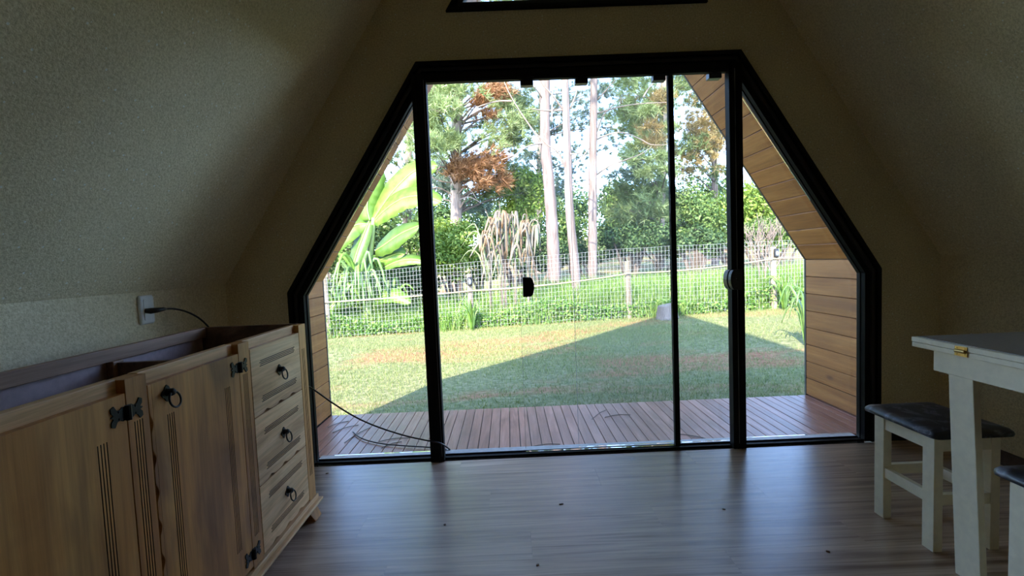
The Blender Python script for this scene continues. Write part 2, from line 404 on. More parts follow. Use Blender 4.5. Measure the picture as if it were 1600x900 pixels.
# panes: two slanted side lights fixed, two sliding leaves pushed to the right (doorway on the left is open)
g = hexpath(0.075)
def side_pane(s):
    x0 = -.459 if s < 0 else 1.266
    zt = HZ + (HW - .078 - abs(x0 - CX)) / SL - .05
    xo = g[0][0] if s < 0 else g[5][0]
    return [(xo, 0.03), (x0, 0.03), (x0, zt), (xo, g[1][1])]
for s in (-1, 1):
    MB().prism(side_pane(s), 'y', YD + .048, YD + .054).build('pane', M['glass'], door)
lb = MB().box(0.062, 0.898, YD + .030, YD + .038, 0.012, 2.055).build('pane', M['glass_veiled'], door)
lc = MB().box(0.362, 1.25, YD + .062, YD + .070, 0.012, 2.055).build('pane', M['glass_veiled'], door)
for x in (0.062, 0.362):   # thin grey strips paint the light caught on the glass edges
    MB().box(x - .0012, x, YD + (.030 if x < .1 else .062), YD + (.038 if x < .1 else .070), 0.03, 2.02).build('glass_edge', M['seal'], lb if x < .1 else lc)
MB().box(0.893, 0.921, YD + .016, YD + .046, 0.010, 2.030).build('edge_profile', M['bronze'], lb, bev=.002)
for px, py in ((823, 129), (908.5, 125), (1030, 119), (1117, 115)):
    c = at(px, py, YD + .02)
    MB().box(c.x - .034, c.x + .034, YD + .012, YD + .056, 1.998, 2.03).build('roller_bracket', M['black_plastic'], lb if px in (823, 1030) else lc, bev=.003)
def d_handle(xf, zc, s, parent, y0, y1):
    """half-round pull, flat side at xf, bulging in direction s"""
    H, Dp = 0.108, 0.062
    pr = [(xf, zc - H / 2), (xf, zc + H / 2)] + [(xf + s * (Dp * .62 + Dp * .38 * math.sin(t)), zc + H / 2 * math.cos(t)) for t in np.linspace(0.25, math.pi - .25, 9)]
    o = MB().prism(pr, 'y', y0, y1).build('handle', M['black_plastic'], parent, bev=.003)
    MB().prism([(xf + s * Dp * .45 + .007 * math.cos(t), zc + .007 * math.sin(t)) for t in np.linspace(0, 2 * math.pi, 12, endpoint=False)], 'y', y0 - .0015, y0 + .001).build('screw_cap', M['bronze_soft'], o)
    return o
hl = at(817, 449, YD); d_handle(hl.x, hl.z, 1, lb, YD + .008, YD + .0295)
hr = at(1151, 436, YD); d_handle(hr.x, hr.z, -1, lc, YD - .065, YD - .030)
d_handle(hr.x - .004, hr.z, -1, lc, YD - .028, YD + .02)

# triangular transom window
win = bpy.data.objects.new('window_1', None); COL.objects.link(win); win.location = (CX, YD, 2.378); reg(win, (CX, YD, 2.378)); struct(win)
win['label'] = 'triangular black framed window high in the gable'
for i, j in ((0, 1), (1, 2), (2, 0)):
    mb = MB(); ring_seg(mb, tripath(0), tripath(.024), i, j, YD - .02, YD + .05); ring_seg(mb, tripath(.024), tripath(.05), i, j, YD + .0, YD + .05, 1)
    mb.build('window_frame', [M['bronze'], M['bronze_soft']], win, bev=.0015)
MB().prism(tripath(.048), 'y', YD + .02, YD + .026).build('pane', M['glass'], win)

# ------------------------------------------------------------------ porch: sill, deck boards, pine lining
struct(MB().box(CX - HW + .07, CX + HW - .07, YD + .0625, YD + .126, -0.06, 0.004).build('trim_1', M['sill'], bev=.002))
LW, LZ, LS = 1.757, 0.996, 0.640
deck = struct(MB().box(CX - LW - .1, CX + LW + .1, YD + .13, YF - .03, -0.16, -0.030).build('deck', M['subfloor']))
pitch = 0.0625; nb = int(2 * LW / pitch) + 1; dm = None
for i in range(nb):
    x = CX - LW + i * pitch
    if dm is None:
        o = MB().box(0.0022, pitch - .0022, 0, YF - .02 - (YD + .128), -0.026, 0).build('board', M['deck'], deck, bev=.0012)
        dm = o.data
    else:
        o = bpy.data.objects.new('board', dm); COL.objects.link(o); o.parent = deck
        b = o.modifiers.new('bevel', 'BEVEL'); b.width = .0012; b.segments = 1
    o.location = (x, YD + .128, -0.006 + RND.uniform(-.0008, .0008))
LAPEX = LZ + LW / LS
for s, nm in ((-1, 'left'), (1, 'right')):
    inn = [(CX + s * (LW + .022), -.1), (CX + s * (LW + .022), LZ + .01), (CX, LAPEX + .04), (CX, LAPEX + .09), (CX + s * (LW + .06), LZ + .02), (CX + s * (LW + .06), -.1)]
    wp = struct(MB().prism(inn, 'y', YD + .10, YF).build('wall_porch_' + nm, M['wall_core']))
    yy0, yy1 = YD + .112, YF - .018
    pm = None; pt = 0.1245
    def plank(p, ang):
        global_pm = plank.pm
        if global_pm is None:
            bmx = MB().box(0, .018, 0, yy1 - yy0, 0.0016, pt - .0016)
            o = bmx.build('plank', M['lining'], wp); plank.pm = o.data
            b = o.modifiers.new('bevel', 'BEVEL'); b.width = .003; b.segments = 1
        else:
            o = bpy.data.objects.new('plank', plank.pm); COL.objects.link(o); o.parent = wp
            b = o.modifiers.new('bevel', 'BEVEL'); b.width = .003; b.segments = 1
        o.location = (p[0], yy0, p[1]); o.rotation_euler = (0, ang, 0)
    plank.pm = None
    for k in range(8):
        plank((CX + s * LW + (0 if s > 0 else -.018), k * pt), 0)
    a = math.atan(LS); L = math.hypot(LW, LAPEX - LZ); nk = int(L / pt)
    for k in range(nk):
        d = k * pt
        x = LW - d * math.sin(a); z = LZ + d * math.cos(a)
        if s > 0: plank((CX + x, z), -a)
        else: plank((CX - x - .018 * math.cos(a), z - .018 * math.sin(a) ), a)
    # dark edge board along the front of the lining and the outer roof skin
    e = [(CX + s * (LW - .001), -.1), (CX + s * (LW - .001), LZ), (CX, LAPEX - .002), (CX, APEX + .2), (CX + s * (WX + .13), KZ), (CX + s * (WX + .13), -.1)]
    struct(MB().prism(e, 'y', YF - .016, YF).build('trim_' + ('2' if s < 0 else '3'), M['wall_core']))
    e = [(CX + s * (LW + .07), -.1), (CX + s * (LW + .07), LZ + .03), (CX, LAPEX + .11), (CX, APEX + .2), (CX + s * (WX + .13), KZ), (CX + s * (WX + .13), -.1)]
    struct(MB().prism(e, 'y', YD + .102, YF - .017).build('roof_porch_' + nm, M['wall_core']))

# ------------------------------------------------------------------ cabinet (open top, rustic pine)
XF = -0.872                     # face of doors and stiles
XB = -1.30
CY0, CY1 = 0.621, 2.040
cab = thing('sideboard_cabinet', (-1.08, 1.33, 0), 'rustic stained pine cabinet without a top, iron hinges and ring pulls', 'cabinet')

def relief(mb, y0, y1, z0, z1, xf, th, grooves, d=0.004):
    """slab facing +x whose front face carries sunk rectangles (ya,yb,za,zb); sunk faces use slot 1"""
    ys = sorted({y0, y1} | {v for g in grooves for v in g[:2]}); zs = sorted({z0, z1} | {v for g in grooves for v in g[2:]})
    def dep(i, j):
        yc, zc = (ys[i] + ys[i + 1]) / 2, (zs[j] + zs[j + 1]) / 2
        return d if any(g[0] < yc < g[1] and g[2] < zc < g[3] for g in grooves) else 0.0
    ny, nz = len(ys) - 1, len(zs) - 1
    D = [[dep(i, j) for j in range(nz)] for i in range(ny)]
    for i in range(ny):
        for j in range(nz):
            x = xf - D[i][j]
            mb.add([(x, ys[i], zs[j]), (x, ys[i + 1], zs[j]), (x, ys[i + 1], zs[j + 1]), (x, ys[i], zs[j + 1])], [(0, 1, 2, 3)], 1 if D[i][j] else 0)
            if i + 1 < ny and D[i][j] != D[i + 1][j]:
                y = ys[i + 1]; a = xf - D[i][j]; b = xf - D[i + 1][j]
                q = [(a, y, zs[j]), (b, y, zs[j]), (b, y, zs[j + 1]), (a, y, zs[j + 1])]
                mb.add(q, [(0, 1, 2, 3)], 1)
            if j + 1 < nz and D[i][j] != D[i][j + 1]:
                z = zs[j + 1]; a = xf - D[i][j]; b = xf - D[i][j + 1]
                mb.add([(a, ys[i], z), (b, ys[i], z), (b, ys[i + 1], z), (a, ys[i + 1], z)], [(0, 1, 2, 3)], 1)
    xb = xf - th
    mb.add([(xf, y0, z0), (xf, y1, z0), (xf, y1, z1), (xf, y0, z1), (xb, y0, z0), (xb, y1, z0), (xb, y1, z1), (xb, y0, z1)],
           [(7, 6, 5, 4), (0, 4, 5, 1), (1, 5, 6, 2), (2, 6, 7, 3), (3, 7, 4, 0)])
    return mb

def flutes(y0, y1, z0, z1, n=4, lw=0.0028):
    st = (y1 - y0 - lw) / (n - 1)
    return [(y0 + i * st, y0 + i * st + lw, z0, z1) for i in range(n)]
def hflutes(y0, y1, z0, z1, n=4, lw=0.0030):
    st = (z1 - z0 - lw) / (n - 1)
    return [(y0 + (i % 2) * .006, y1 - ((i + 1) % 2) * .008, z0 + i * st, z0 + i * st + lw) for i in range(n)]

WD = [M['cab_z'], M['groove']]; WY = [M['cab_y'], M['groove']]
stiles = [CY0, 1.076, 1.531, 1.977]
# carcass: ends, dividers, bottom, back panel, rails
for a in (CY0, CY1 - .02): MB().box(XB, XF - .026, a, a + .02, .085, .848).build('side_panel', M['cab_dark'], cab)
MB().box(XB, XF - .026, CY0, CY1, .088, .108).build('bottom_board', M['cab_dark'], cab)
MB().box(XB - .003, XB + .003, CY0 + .02, CY1 - .02, .10, .81).build('back_panel', M['back_panel'], cab)
MB().box(XB - .004, XB + .020, CY0, CY1, .806, .848).build('back_rail', M['cab_mid'], cab, bev=.002)
for y in (1.088, 1.553):
    MB().box(XB + .003, XB + .028, y - .021, y + .021, .10, .806).build('back_upright', M['cab_mid'], cab, bev=.002)
MB().box(XB + .03, XF - .03, 1.545, 1.56, .10, .80).build('divider', M['cab_dark'], cab)
for y in (1.108, 1.562):   # small corner cleats behind the top rail
    MB().box(XF - .075, XF - .042, y - .02, y + .02, .795, .838).build('cleat', M['cab_dark'], cab)
# front frame: top rail set back behind the stiles
for a, b in ((CY0 + .062, 1.076), (1.138, 1.531), (1.593, 1.977)):
    MB().box(XF - .044, XF - .020, a, b, .800, .848).build('top_rail', M['cab_y'], cab, bev=.002)
MB().box(XF - .046, XF - .027, CY0 + .02, CY1 - .02, .09, .80).build('recess_shade', M['groove'], cab)  # dark sheet standing in for shade behind door gaps and scallops
for y in stiles:
    relief(MB(), y, y + .0625, .100, .846, XF, .046, flutes(y + .017, y + .043, .200, .744)).build('stile', WD, cab, bev=.0012)
def wavy_edge(y_in, y_out, zlist, half, z0, z1):
    """strip between y_in and y_out whose outer edge is scooped at every z of zlist; list of (y,z)"""
    pts = [(y_in, z0), (y_out, z0)]
    for z in sorted(zlist):
        for t in np.linspace(-1, 1, 9):
            pts.append((y_out + (y_in - y_out) * 0.75 * (math.cos(t * math.pi) + 1) / 2, z + t * half))
    pts += [(y_out, z1), (y_in, z1)]
    return pts
def iron_plate(yc, zc, s, x):
    """ornate butterfly hinge leaf, spreading from yc in direction s"""
    pr = [(0, -.014), (.010, -.016), (.018, -.011), (.026, -.013), (.033, -.024), (.042, -.020), (.041, -.010), (.035, -.004), (.043, 0.0),
          (.035, .004), (.041, .010), (.042, .020), (.033, .024), (.026, .013), (.018, .011), (.010, .016), (0, .014)]
    return MB().prism([(yc + s * p[0], zc + p[1]) for p in pr], 'x', x, x + .0025)
def hinge(yc, zc, parent):
    mb = iron_plate(yc + .003, zc, 1, XF + .0002); m2 = iron_plate(yc - .003, zc, -1, XF + .0002)
    mb.add(m2.v, m2.f)
    mb.tube([(XF + .005, yc, zc - .017), (XF + .005, yc, zc + .017)], .0065, 8)
    for s in (-1, 1):
        for dz in (-.008, .008): mb.tube([(XF + .002, yc + s * .024, zc + dz), (XF + .0045, yc + s * .024, zc + dz)], [.0035, .002], 6)
    return mb.build('hinge', M['iron'], parent)
def ring_pull(y, z, parent):
    n = 16; pr = []
    for i in range(n):
        q = 2 * math.pi * i / n; rr = .018 + .0035 * math.cos(4 * q); pr.append((y + rr * math.cos(q), z + rr * math.sin(q)))
    mb = MB().prism(pr, 'x', XF + .0002, XF + .003)
    mb.rings([[(XF + x, y + r * math.cos(k * math.pi / 5), z + .003 + r * math.sin(k * math.pi / 5)) for k in range(10)] for x, r in ((.003, .011), (.010, .009), (.016, .010), (.021, .007), (.023, .003))])
    o = mb.build('pull_plate', M['iron'], parent)
    rg = MB(); pts = []
    R = .0195
    for i in range(21):
        q = 2 * math.pi * i / 20; pts.append((XF + .017 + .004 * (1 - math.cos(q)), y + R * math.sin(q), z - .016 + R * math.cos(q)))
    rg.tube(pts, .0026, 7, caps=False); rg.build('pull_ring', M['iron'], o, smooth=True)
    return o
# doors
for k, (a, b) in enumerate(((.687, 1.0725), (1.1415, 1.5275))):
    fl = flutes(a + .057, a + .082, .203, .726) + flutes(b - .082, b - .056, .203, .726)
    d = relief(MB(), a + .012, b, .112, .816, XF, .020, fl)
    d.prism(wavy_edge(a + .012, a, [.72, .634, .549, .463, .377, .291, .205], .027, .112, .816), 'x', XF - .020, XF)
    o = d.build('door', WD, cab, bev=.0012)
    hinge(b + .001, .772, o); hinge(b + .001, .153, o)
    ring_pull(a + .060, .780, o)
# drawers
for k, (z0, z1) in enumerate(((.5815, .816), (.3445, .579), (.108, .342))):
    a, b = 1.5985, 1.9725; zc = (.694, .454, .225)[k]
    fl = hflutes(a + .055, b - .045, zc + .052, zc + .073) + hflutes(a + .055, b - .045, zc - .073, zc - .052)
    d = relief(MB(), a, b, z0 + .012, z1, XF, .020, fl)
    d.prism([(q, p) for p, q in wavy_edge(z0 + .012, z0, [a + .085, a + .187, a + .289], .030, a, b)], 'x', XF - .020, XF)
    o = d.build('drawer', WY, cab, bev=.0012)
    ring_pull((a + b) / 2 + .004, zc + .010, o)
# plinth moulding and splayed feet
pl = MB().box(XB, XF + .006, CY0 - .01, CY1 + .014, .078, .098).box(XB, XF + .022, CY0 - .02, CY1 + .024, .068, .0785)
pl.build('plinth', M['cab_y'], cab, bev=.003)
for y in (CY0 + .05, CY1 - .055):
    for x, s in ((XF - .034, 1), (XB + .06, -1)):
        t = 1 if y > 1 else -1
        top = [(x - .03, y - .03), (x + .03, y - .03), (x + .03, y + .05), (x - .03, y + .05)]
        ft = MB().hexa([(p[0], p[1], .068) for p in top], [(p[0] * .85 + x * .15 + s * .020, p[1] * .8 + y * .2 + t * .034, 0.0) for p in top])
        ft.build('foot', M['cab_z'], cab, bev=.002)

# ------------------------------------------------------------------ wall socket and power cable
sk = thing('wall_socket', (CX - WX, 2.003, .935), 'white plastic wall socket above the cabinet with a black plug in it', 'socket')
xw = CX - WX + .0008
def rrect(cy, cz, hy, hz, r, n=5):
    pts = []
    for sy, sz, a0 in ((1, 1, 0), (-1, 1, 90), (-1, -1, 180), (1, -1, 270)):
        for i in range(n):
            q = math.radians(a0 + 90 * i / (n - 1)); pts.append((cy + sy * (hy - r) + r * math.cos(q), cz + sz * (hz - r) + r * math.sin(q)))
    return pts
MB().rings([[(xw + dx, p[0], p[1]) for p in rrect(2.003, .935, .040 - i, .060 - i, .010)] for dx, i in ((0, 0), (.006, .0), (.010, .003), (.0115, .007))]).build('cover_plate', M['plate'], sk, smooth=False)
MB().rings([[(xw + dx, p[0], p[1]) for p in rrect(2.003, .935, .022, .044, .006)] for dx in (.0112, .0135)]).build('socket_insert', M['plate'], sk)
mb = MB(); mb.tube([(xw + .013, 1.990, .931), (xw + .030, 1.992, .930), (xw + .046, 2.008, .931), (xw + .050, 2.035, .932), (xw + .050, 2.055, .931)], [.010, .0125, .011, .0085, .005], 10)
cab_path = [(xw + .050, 2.05, .931), (xw + .050, 2.10, .927), (xw + .052, 2.16, .912), (xw + .056, 2.22, .886), (xw + .062, 2.27, .852), (xw + .08, 2.32, .79), (xw + .14, 2.36, .70),
            (xw + .26, 2.36, .62), (xw + .42, 2.33, .555)]
for px, py, Y in ((487, 607, 2.30), (520, 630, 2.34), (556, 652, 2.39), (590, 667, 2.43), (630, 680, 2.47), (665, 688, 2.505), (688, 692.5, 2.53)): cab_path.append(tuple(at(px, py, Y)))
cab_path += [(-.362, 2.60, .050), (-.385, 2.69, .012), (-.47, 2.745, .006), (-.62, 2.79, .004), (-.80, 2.85, .003), (-.95, 2.95, .003), (-1.05, 3.08, .003)]
def smooth_path(pts, k=6):
    P = [Vector(p) for p in pts]; out = []
    for i in range(len(P) - 1):
        p0, p1, p2, p3 = P[max(i - 1, 0)], P[i], P[i + 1], P[min(i + 2, len(P) - 1)]
        for j in range(k):
            t = j / k; out.append(0.5 * ((2 * p1) + (p2 - p0) * t + (2 * p0 - 5 * p1 + 4 * p2 - p3) * t * t + (3 * p1 - p0 - 3 * p2 + p3) * t ** 3))
    return out + [P[-1]]
cable = thing('power_cable', (xw + .05, 2.05, .93), 'black power cable running from the wall socket behind the cabinet out of the door', 'cable')
mb.build('plug', M['black_plastic'], cable, smooth=True)
MB().tube(smooth_path(cab_path), .0042, 7).build('cord', M['black_plastic'], cable, smooth=True)

# ------------------------------------------------------------------ folding table
TX, TY, TZt = 1.385, 1.632, .760
tbl = thing('folding_table', (TX + .36, 1.16, 0), 'ivory painted folding table with a grey top and brass edge hinges', 'table')
TX1, TY0 = 2.13, .70
MB().box(TX, TX1, TY0, TY, TZt - .0165, TZt).build('top_leaf', [M['white_paint']], tbl, bev=.002)
MB().box(TX + .012, TX1 - .012, TY0 + .012, TY - .012, TZt + .0002, TZt + .0022).build('top_surface', M['table_top'], tbl)
MB().box(TX + .001, TX1, TY0, TY - .001, TZt - .034, TZt - .0175).build('folded_leaf', [M['white_paint']], tbl, bev=.002)
MB().box(TX + .022, TX + .044, TY0 + .06, TY - .062, .655, TZt - .0345).build('apron', M['white_paint'], tbl, bev=.002)
MB().box(TX1 - .062, TX1 - .04, TY0 + .06, TY - .062, .655, TZt - .0345).build('apron', M['white_paint'], tbl, bev=.002)
MB().box(TX + .044, TX1 - .062, TY - .100, TY - .078, .670, TZt - .0345).build('apron', M['white_paint'], tbl, bev=.002)
MB().box(TX + .044, TX1 - .062, TY0 + .078, TY0 + .10, .670, TZt - .0345).build('apron', M['white_paint'], tbl, bev=.002)
for xs in (TX + .0255, TX1 - .0655):
    for yt in (1.521, .90):
        s = -1 if yt > 1 else 1
        a = [(xs, yt - .082), (xs + .022, yt - .082), (xs + .022, yt), (xs, yt)]
        MB().hexa([(p[0], p[1], .70) for p in a], [(p[0] + .012, p[1] + s * .022 + (.0 if p[1] == yt else -.004), 0) for p in a]).build('leg', M['white_paint'], tbl, bev=.002)
for yh in (1.449, .95):
    hg = MB()
    for dz in (-.008, -.026): hg.box(TX - .0022, TX + .0004, yh - .020, yh + .020, TZt + dz - .006, TZt + dz + .006)
    hg.tube([(TX - .004, yh - .016, TZt - .017), (TX - .004, yh + .016, TZt - .017)], .0055, 8)
    for dy in (-.013, .013):
        for dz in (-.008, -.026): hg.tube([(TX - .002, yh + dy, TZt + dz), (TX - .0035, yh + dy, TZt + dz)], .0025, 6)
    hg.build('hinge', M['brass'], tbl)

# ------------------------------------------------------------------ stools
def make_stool(x0, y0, label):
    """x0,y0: near left corner of the legs"""
    st = thing('stool', (x0 + .116, y0 + .135, 0), label, 'stool', 'marble pattern stools')
    W, Dp, lx, ly, H = .232, .270, .032, .047, .410
    for a in (0, W - lx):
        for b in (0, Dp - ly):
            MB().box(x0 + a, x0 + a + lx, y0 + b, y0 + b + ly, 0, H).build('leg', M['white_paint'], st, bev=.0015)
    for a in (.004, W - .024):
        MB().box(x0 + a, x0 + a + .02, y0 + ly, y0 + Dp - ly, .358, H).build('seat_rail', M['white_paint'], st, bev=.0015)
        MB().box(x0 + a, x0 + a + .02, y0 + ly, y0 + Dp - ly, .165, .205).build('stretcher', M['white_paint'], st, bev=.0015)
    for b in (.002, Dp - .022):
        MB().box(x0 + lx, x0 + W - lx, y0 + b, y0 + b + .02, .358, H).build('seat_rail', M['white_paint'], st, bev=.0015)
        MB().box(x0 + lx, x0 + W - lx, y0 + b, y0 + b + .02, .165, .205).build('stretcher', M['white_paint'], st, bev=.0015)
    cx, cy = x0 + W / 2, y0 + Dp / 2
    hx, hy = W / 2 + .026, Dp / 2 + .034
    rings = []
    for ins, z in ((.012, .4102), (.002, .414), (0, .421), (.002, .429), (.009, .436), (.03, .441), (.07, .4445)):
        rings.append([(p[0], p[1], z) for p in rrect(cx, cy, hx - ins, hy - ins, max(.022 - ins * .2, .012))])
    MB().rings(rings).build('seat_cushion', M['vinyl'], st, smooth=True)
    return st
make_stool(1.445, 1.605, 'white wooden stool with a black marbled seat nearest the glass door')
make_stool(1.385, 1.030, 'white wooden stool with a black marbled seat, cut by the right picture edge')

# crumbs of dry leaf on the laminate
CL = ['dark leaf crumb on the floor beside the cabinet near the door track', 'dark leaf crumb on the floor in front of the left door post', 'dark leaf crumb on the floor below the half round handle', 'dark leaf crumb on the floor in front of the right door post', 'dark leaf crumb on the floor left of the stool', 'dark leaf crumb at the lower picture edge on the floor']
for k, (px, py) in enumerate(((511, 740), (695, 820), (877, 788), (1131, 796), (1294, 862), (840, 883))):
    d = at(px, py, 1.0) - CAM; p = CAM + d * (-CAM.z / d.z)
    a = RND.uniform(0, 6); s = .010
    pr = [(p.x + s * r * math.cos(a + q), p.y + s * r * math.sin(a + q) * .5) for q, r in ((0, 1), (.9, .7), (2, .5), (3.1, 1), (4, .6), (5.2, .5))]
    tag(MB().prism(pr, 'z', .0003, .0035).build('leaf_crumb', M['cab_dark'], org=(p.x, p.y, 0)), CL[k], 'debris', 'leaf crumbs on the floor')

# ================================================================== the garden
def gz(x, y):
    return -0.195 + 0.024 * x + 0.02 * np.sin(x * .9 + 1) * np.sin(y * .7) + np.maximum(0, np.asarray(y) - 11) * 0.055

M['lawn'] = None
def lawn_mat():
    mt, n, out = node_mat('lawn_soil'); L = n.links.new
    p = N(n, 'ShaderNodeBsdfPrincipled', Roughness=0.95); p.inputs['Specular IOR Level'].default_value = 0.1; L(p.outputs[0], out.inputs[0])
    tc = N(n, 'ShaderNodeTexCoord')
    a = N(n, 'ShaderNodeTexNoise', Scale=14.0, Detail=6.0, Roughness=0.7); L(tc.outputs['Object'], a.inputs['Vector'])
    r1 = ramp(n, [(0.3, (0.10, 0.125, 0.05)), (0.5, (0.21, 0.22, 0.10)), (0.72, (0.38, 0.34, 0.20))]); L(a.outputs['Fac'], r1.inputs[0])
    mp = N(n, 'ShaderNodeMapping'); mp.inputs['Scale'].default_value = (0.38, 0.95, 1); mp.inputs['Location'].default_value = (0.1, 0.35, 0); L(tc.outputs['Object'], mp.inputs[0])
    b = N(n, 'ShaderNodeTexNoise', Scale=1.0, Detail=6.0, Roughness=0.62); L(mp.outputs[0], b.inputs['Vector'])
    r2 = ramp(n, [(0.48, (0, 0, 0)), (0.62, (1, 1, 1))]); L(b.outputs['Fac'], r2.inputs[0])
    soil = ramp(n, [(0.3, (0.26, 0.11, 0.055)), (0.7, (0.46, 0.24, 0.13))]); L(a.outputs['Fac'], soil.inputs[0])
    mx = N(n, 'ShaderNodeMix', data_type='RGBA'); L(r2.outputs[0], mx.inputs['Factor']); L(r1.outputs[0], mx.inputs['A']); L(soil.outputs[0], mx.inputs['B'])
    L(mx.outputs['Result'], p.inputs['Base Color'])
    bp = N(n, 'ShaderNodeBump', Strength=0.8, Distance=0.03); L(a.outputs['Fac'], bp.inputs['Height']); L(bp.outputs[0], p.inputs['Normal'])
    return mt
xs = np.concatenate([np.linspace(-45, -8, 10), np.linspace(-7, 10, 69), np.linspace(12, 60, 12)])
ys = np.concatenate([np.linspace(-20, -2, 6), np.linspace(0, 3.0, 5), np.linspace(3.25, 14, 60), np.linspace(15, 90, 20)])
gx, gy = np.meshgrid(xs, ys); V = np.stack([gx.ravel(), gy.ravel(), gz(gx, gy).ravel()], 1)
nx, ny = len(xs), len(ys); ii, jj = np.meshgrid(np.arange(nx - 1), np.arange(ny - 1)); a = (jj * nx + ii).ravel()
struct(np_mesh('lawn', V, np.stack([a, a + 1, a + nx + 1, a + nx], 1), lawn_mat(), smooth=True))

def stuff(o, label, cat): return tag(o, label, cat, kind='stuff')

def blades(n, xr, yr, hr, wid, lean, mat, name, rng, segs=1, dens=None, zfun=gz):
    x = rng.uniform(*xr, n); y = rng.uniform(*yr, n)
    if dens is not None:
        k = rng.random(n) < dens(x, y); x, y = x[k], y[k]; n = len(x)
    z = zfun(x, y); h = rng.uniform(*hr, n); q = rng.uniform(0, 2 * np.pi, n); lq = rng.uniform(0, 2 * np.pi, n); le = rng.random(n) * lean * h
    dx, dy = np.cos(q) * wid / 2, np.sin(q) * wid / 2; lx, ly = np.cos(lq) * le, np.sin(lq) * le
    B = np.stack([x, y, z], 1); S = np.stack([dx, dy, 0 * dx], 1)
    if segs == 1:
        V = np.stack([B - S, B + S, B + np.stack([lx, ly, h], 1)], 1).reshape(-1, 3)
        return V, np.arange(len(V)).reshape(-1, 3)
    Mid = B + np.stack([lx * .35, ly * .35, h * .62], 1); T = B + np.stack([lx, ly, h * .95], 1)
    V = np.stack([B - S, B + S, Mid + S * .8, Mid - S * .8, T], 1).reshape(-1, 3)
    k = np.arange(n)[:, None] * 5
    F = np.concatenate([k + [[0, 1, 2]], k + [[0, 2, 3]], k + [[3, 2, 4]]], 0)
    return V, F

M['grass'] = leafmat('lawn_grass', (0.10, 0.16, 0.042), (0.205, 0.25, 0.08), (0.37, 0.365, 0.165), trans=0.2)
rng = np.random.default_rng(3)
patch = lambda x, y: np.clip(0.25 + 0.9 * (0.5 + 0.5 * np.sin(x * 1.1 + 2.0 * np.sin(y * .8)) * np.sin(y * 1.7 + 1.3 * np.sin(x * .6))), 0, 1)
V, F = blades(190000, (-4.5, 7.5), (3.56, 9.4), (.018, .048), .0055, 1.1, None, '', rng, dens=patch)
stuff(np_mesh('lawn_grass', V, F, M['grass']), 'short patchy green lawn grass between the deck and the wire fence', 'grass')

# --- tall weeds along the fence
M['weed'] = leafmat('tall_weed_blades', (0.085, 0.185, 0.033), (0.18, 0.31, 0.068), (0.36, 0.44, 0.135), trans=0.35)
M['weedleaf'] = leafmat('weed_leaves', (0.06, 0.15, 0.03), (0.14, 0.28, 0.06), (0.32, 0.44, 0.12), trans=0.35)
FY = 9.2
front = lambda x, y: np.clip((y - (FY - .12 - .22 * np.sin(x * 2.3 + 1) * np.sin(x * .7))) * 3.5, 0, 1)
V1, F1 = blades(24000, (-5, 8.5), (FY - .38, FY + .9), (.10, .52), .011, 1.1, None, '', rng, 2, dens=front)
V2, F2 = blades(22000, (0.8, 9.5), (FY + .1, FY + 3.2), (.35, .85), .014, .8, None, '', rng, 2)
V3, F3 = blades(6000, (-6, 2), (FY + .6, FY + 3.2), (.3, .75), .014, .8, None, '', rng, 2)
V = np.concatenate([V1, V2, V3]); F = np.concatenate([F1, F2 + len(V1), F3 + len(V1) + len(V2)])
stuff(np_mesh('tall_weeds', V, F, M['weed']), 'tall bright green weeds growing along and behind the wire fence', 'grass')

def leaf_quads(P, nrm, size, rng, ratio=0.5):
    """pointed leaves at P (n,3) facing roughly nrm; 4 vertices each, folded along the midrib"""
    n = len(P); d = rng.normal(size=(n, 3)); nrm = nrm / (np.linalg.norm(nrm, axis=1, keepdims=True) + 1e-9)
    u = d - (d * nrm).sum(1, keepdims=True) * nrm; u /= np.linalg.norm(u, axis=1, keepdims=True) + 1e-9
    v = np.cross(nrm, u); s = (size * rng.uniform(.65, 1.35, n))[:, None]
    V = np.stack([P - u * s * .5, P + v * s * ratio * .5 + nrm * s * .06, P + u * s * .5 - nrm * s * .08, P - v * s * ratio * .5 + nrm * s * .06], 1).reshape(-1, 3)
    k = np.arange(n)[:, None] * 4
    return V, k + [[0, 1, 2, 3]]

n = 15000
x = rng.uniform(-4.5, 7.5, n); y = FY - .1 + np.abs(rng.normal(0, .35, n)); hmax = .18 + .30 * (0.5 + 0.5 * np.sin(x * 2.1) * np.sin(x * .8 + 1)); z = gz(x, y) + rng.random(n) ** .7 * hmax
V, F = leaf_quads(np.stack([x, y, z], 1), rng.normal(size=(n, 3)) + np.array([-.3, -.7, .7]), .055, rng, .6)
stuff(np_mesh('leafy_weeds', V, F, M['weedleaf']), 'low leafy green weeds tangled along the foot of the wire fence', 'weeds')

# --- fence
M['wire'] = plain('galvanised_wire', (0.40, 0.40, 0.395), 0.45)
M['post'] = wood('weathered_post', ((0.18, 0.14, 0.10), (0.29, 0.24, 0.18), (0.38, 0.33, 0.26)), 'z', rough=0.9, knots=False)
M['rope'] = plain('straw_rope', (0.42, 0.34, 0.20), 0.8, noise=0.2)
FP = [(-6.2, FY + .35), (-3.5, FY), (-0.735, FY), (2.30, FY), (5.12, FY + .02), (8.2, FY + .5)]
fence = thing('wire_fence', (2.3, FY, float(gz(2.3, FY))), 'white wire mesh fence on round wooden posts with a straw rope', 'fence')
top = lambda x: float(np.interp(x, [-6.2, -3.46, -1.38, 2.37, 5.64, 8.2], [.86, .93, 1.03, 1.208, 1.24, 1.30]))
bot = lambda x: float(gz(x, FY)) - .02
wm = MB(); tw = .0014
def fy(x): return float(np.interp(x, [p[0] for p in FP], [p[1] for p in FP])) - .065
x = -6.2
while x < 8.2:
    j = RND.uniform(-.004, .004)
    wm.box(x - tw, x + tw, fy(x) - tw, fy(x) + tw, bot(x), top(x)); x += .066 + j
nh = 17
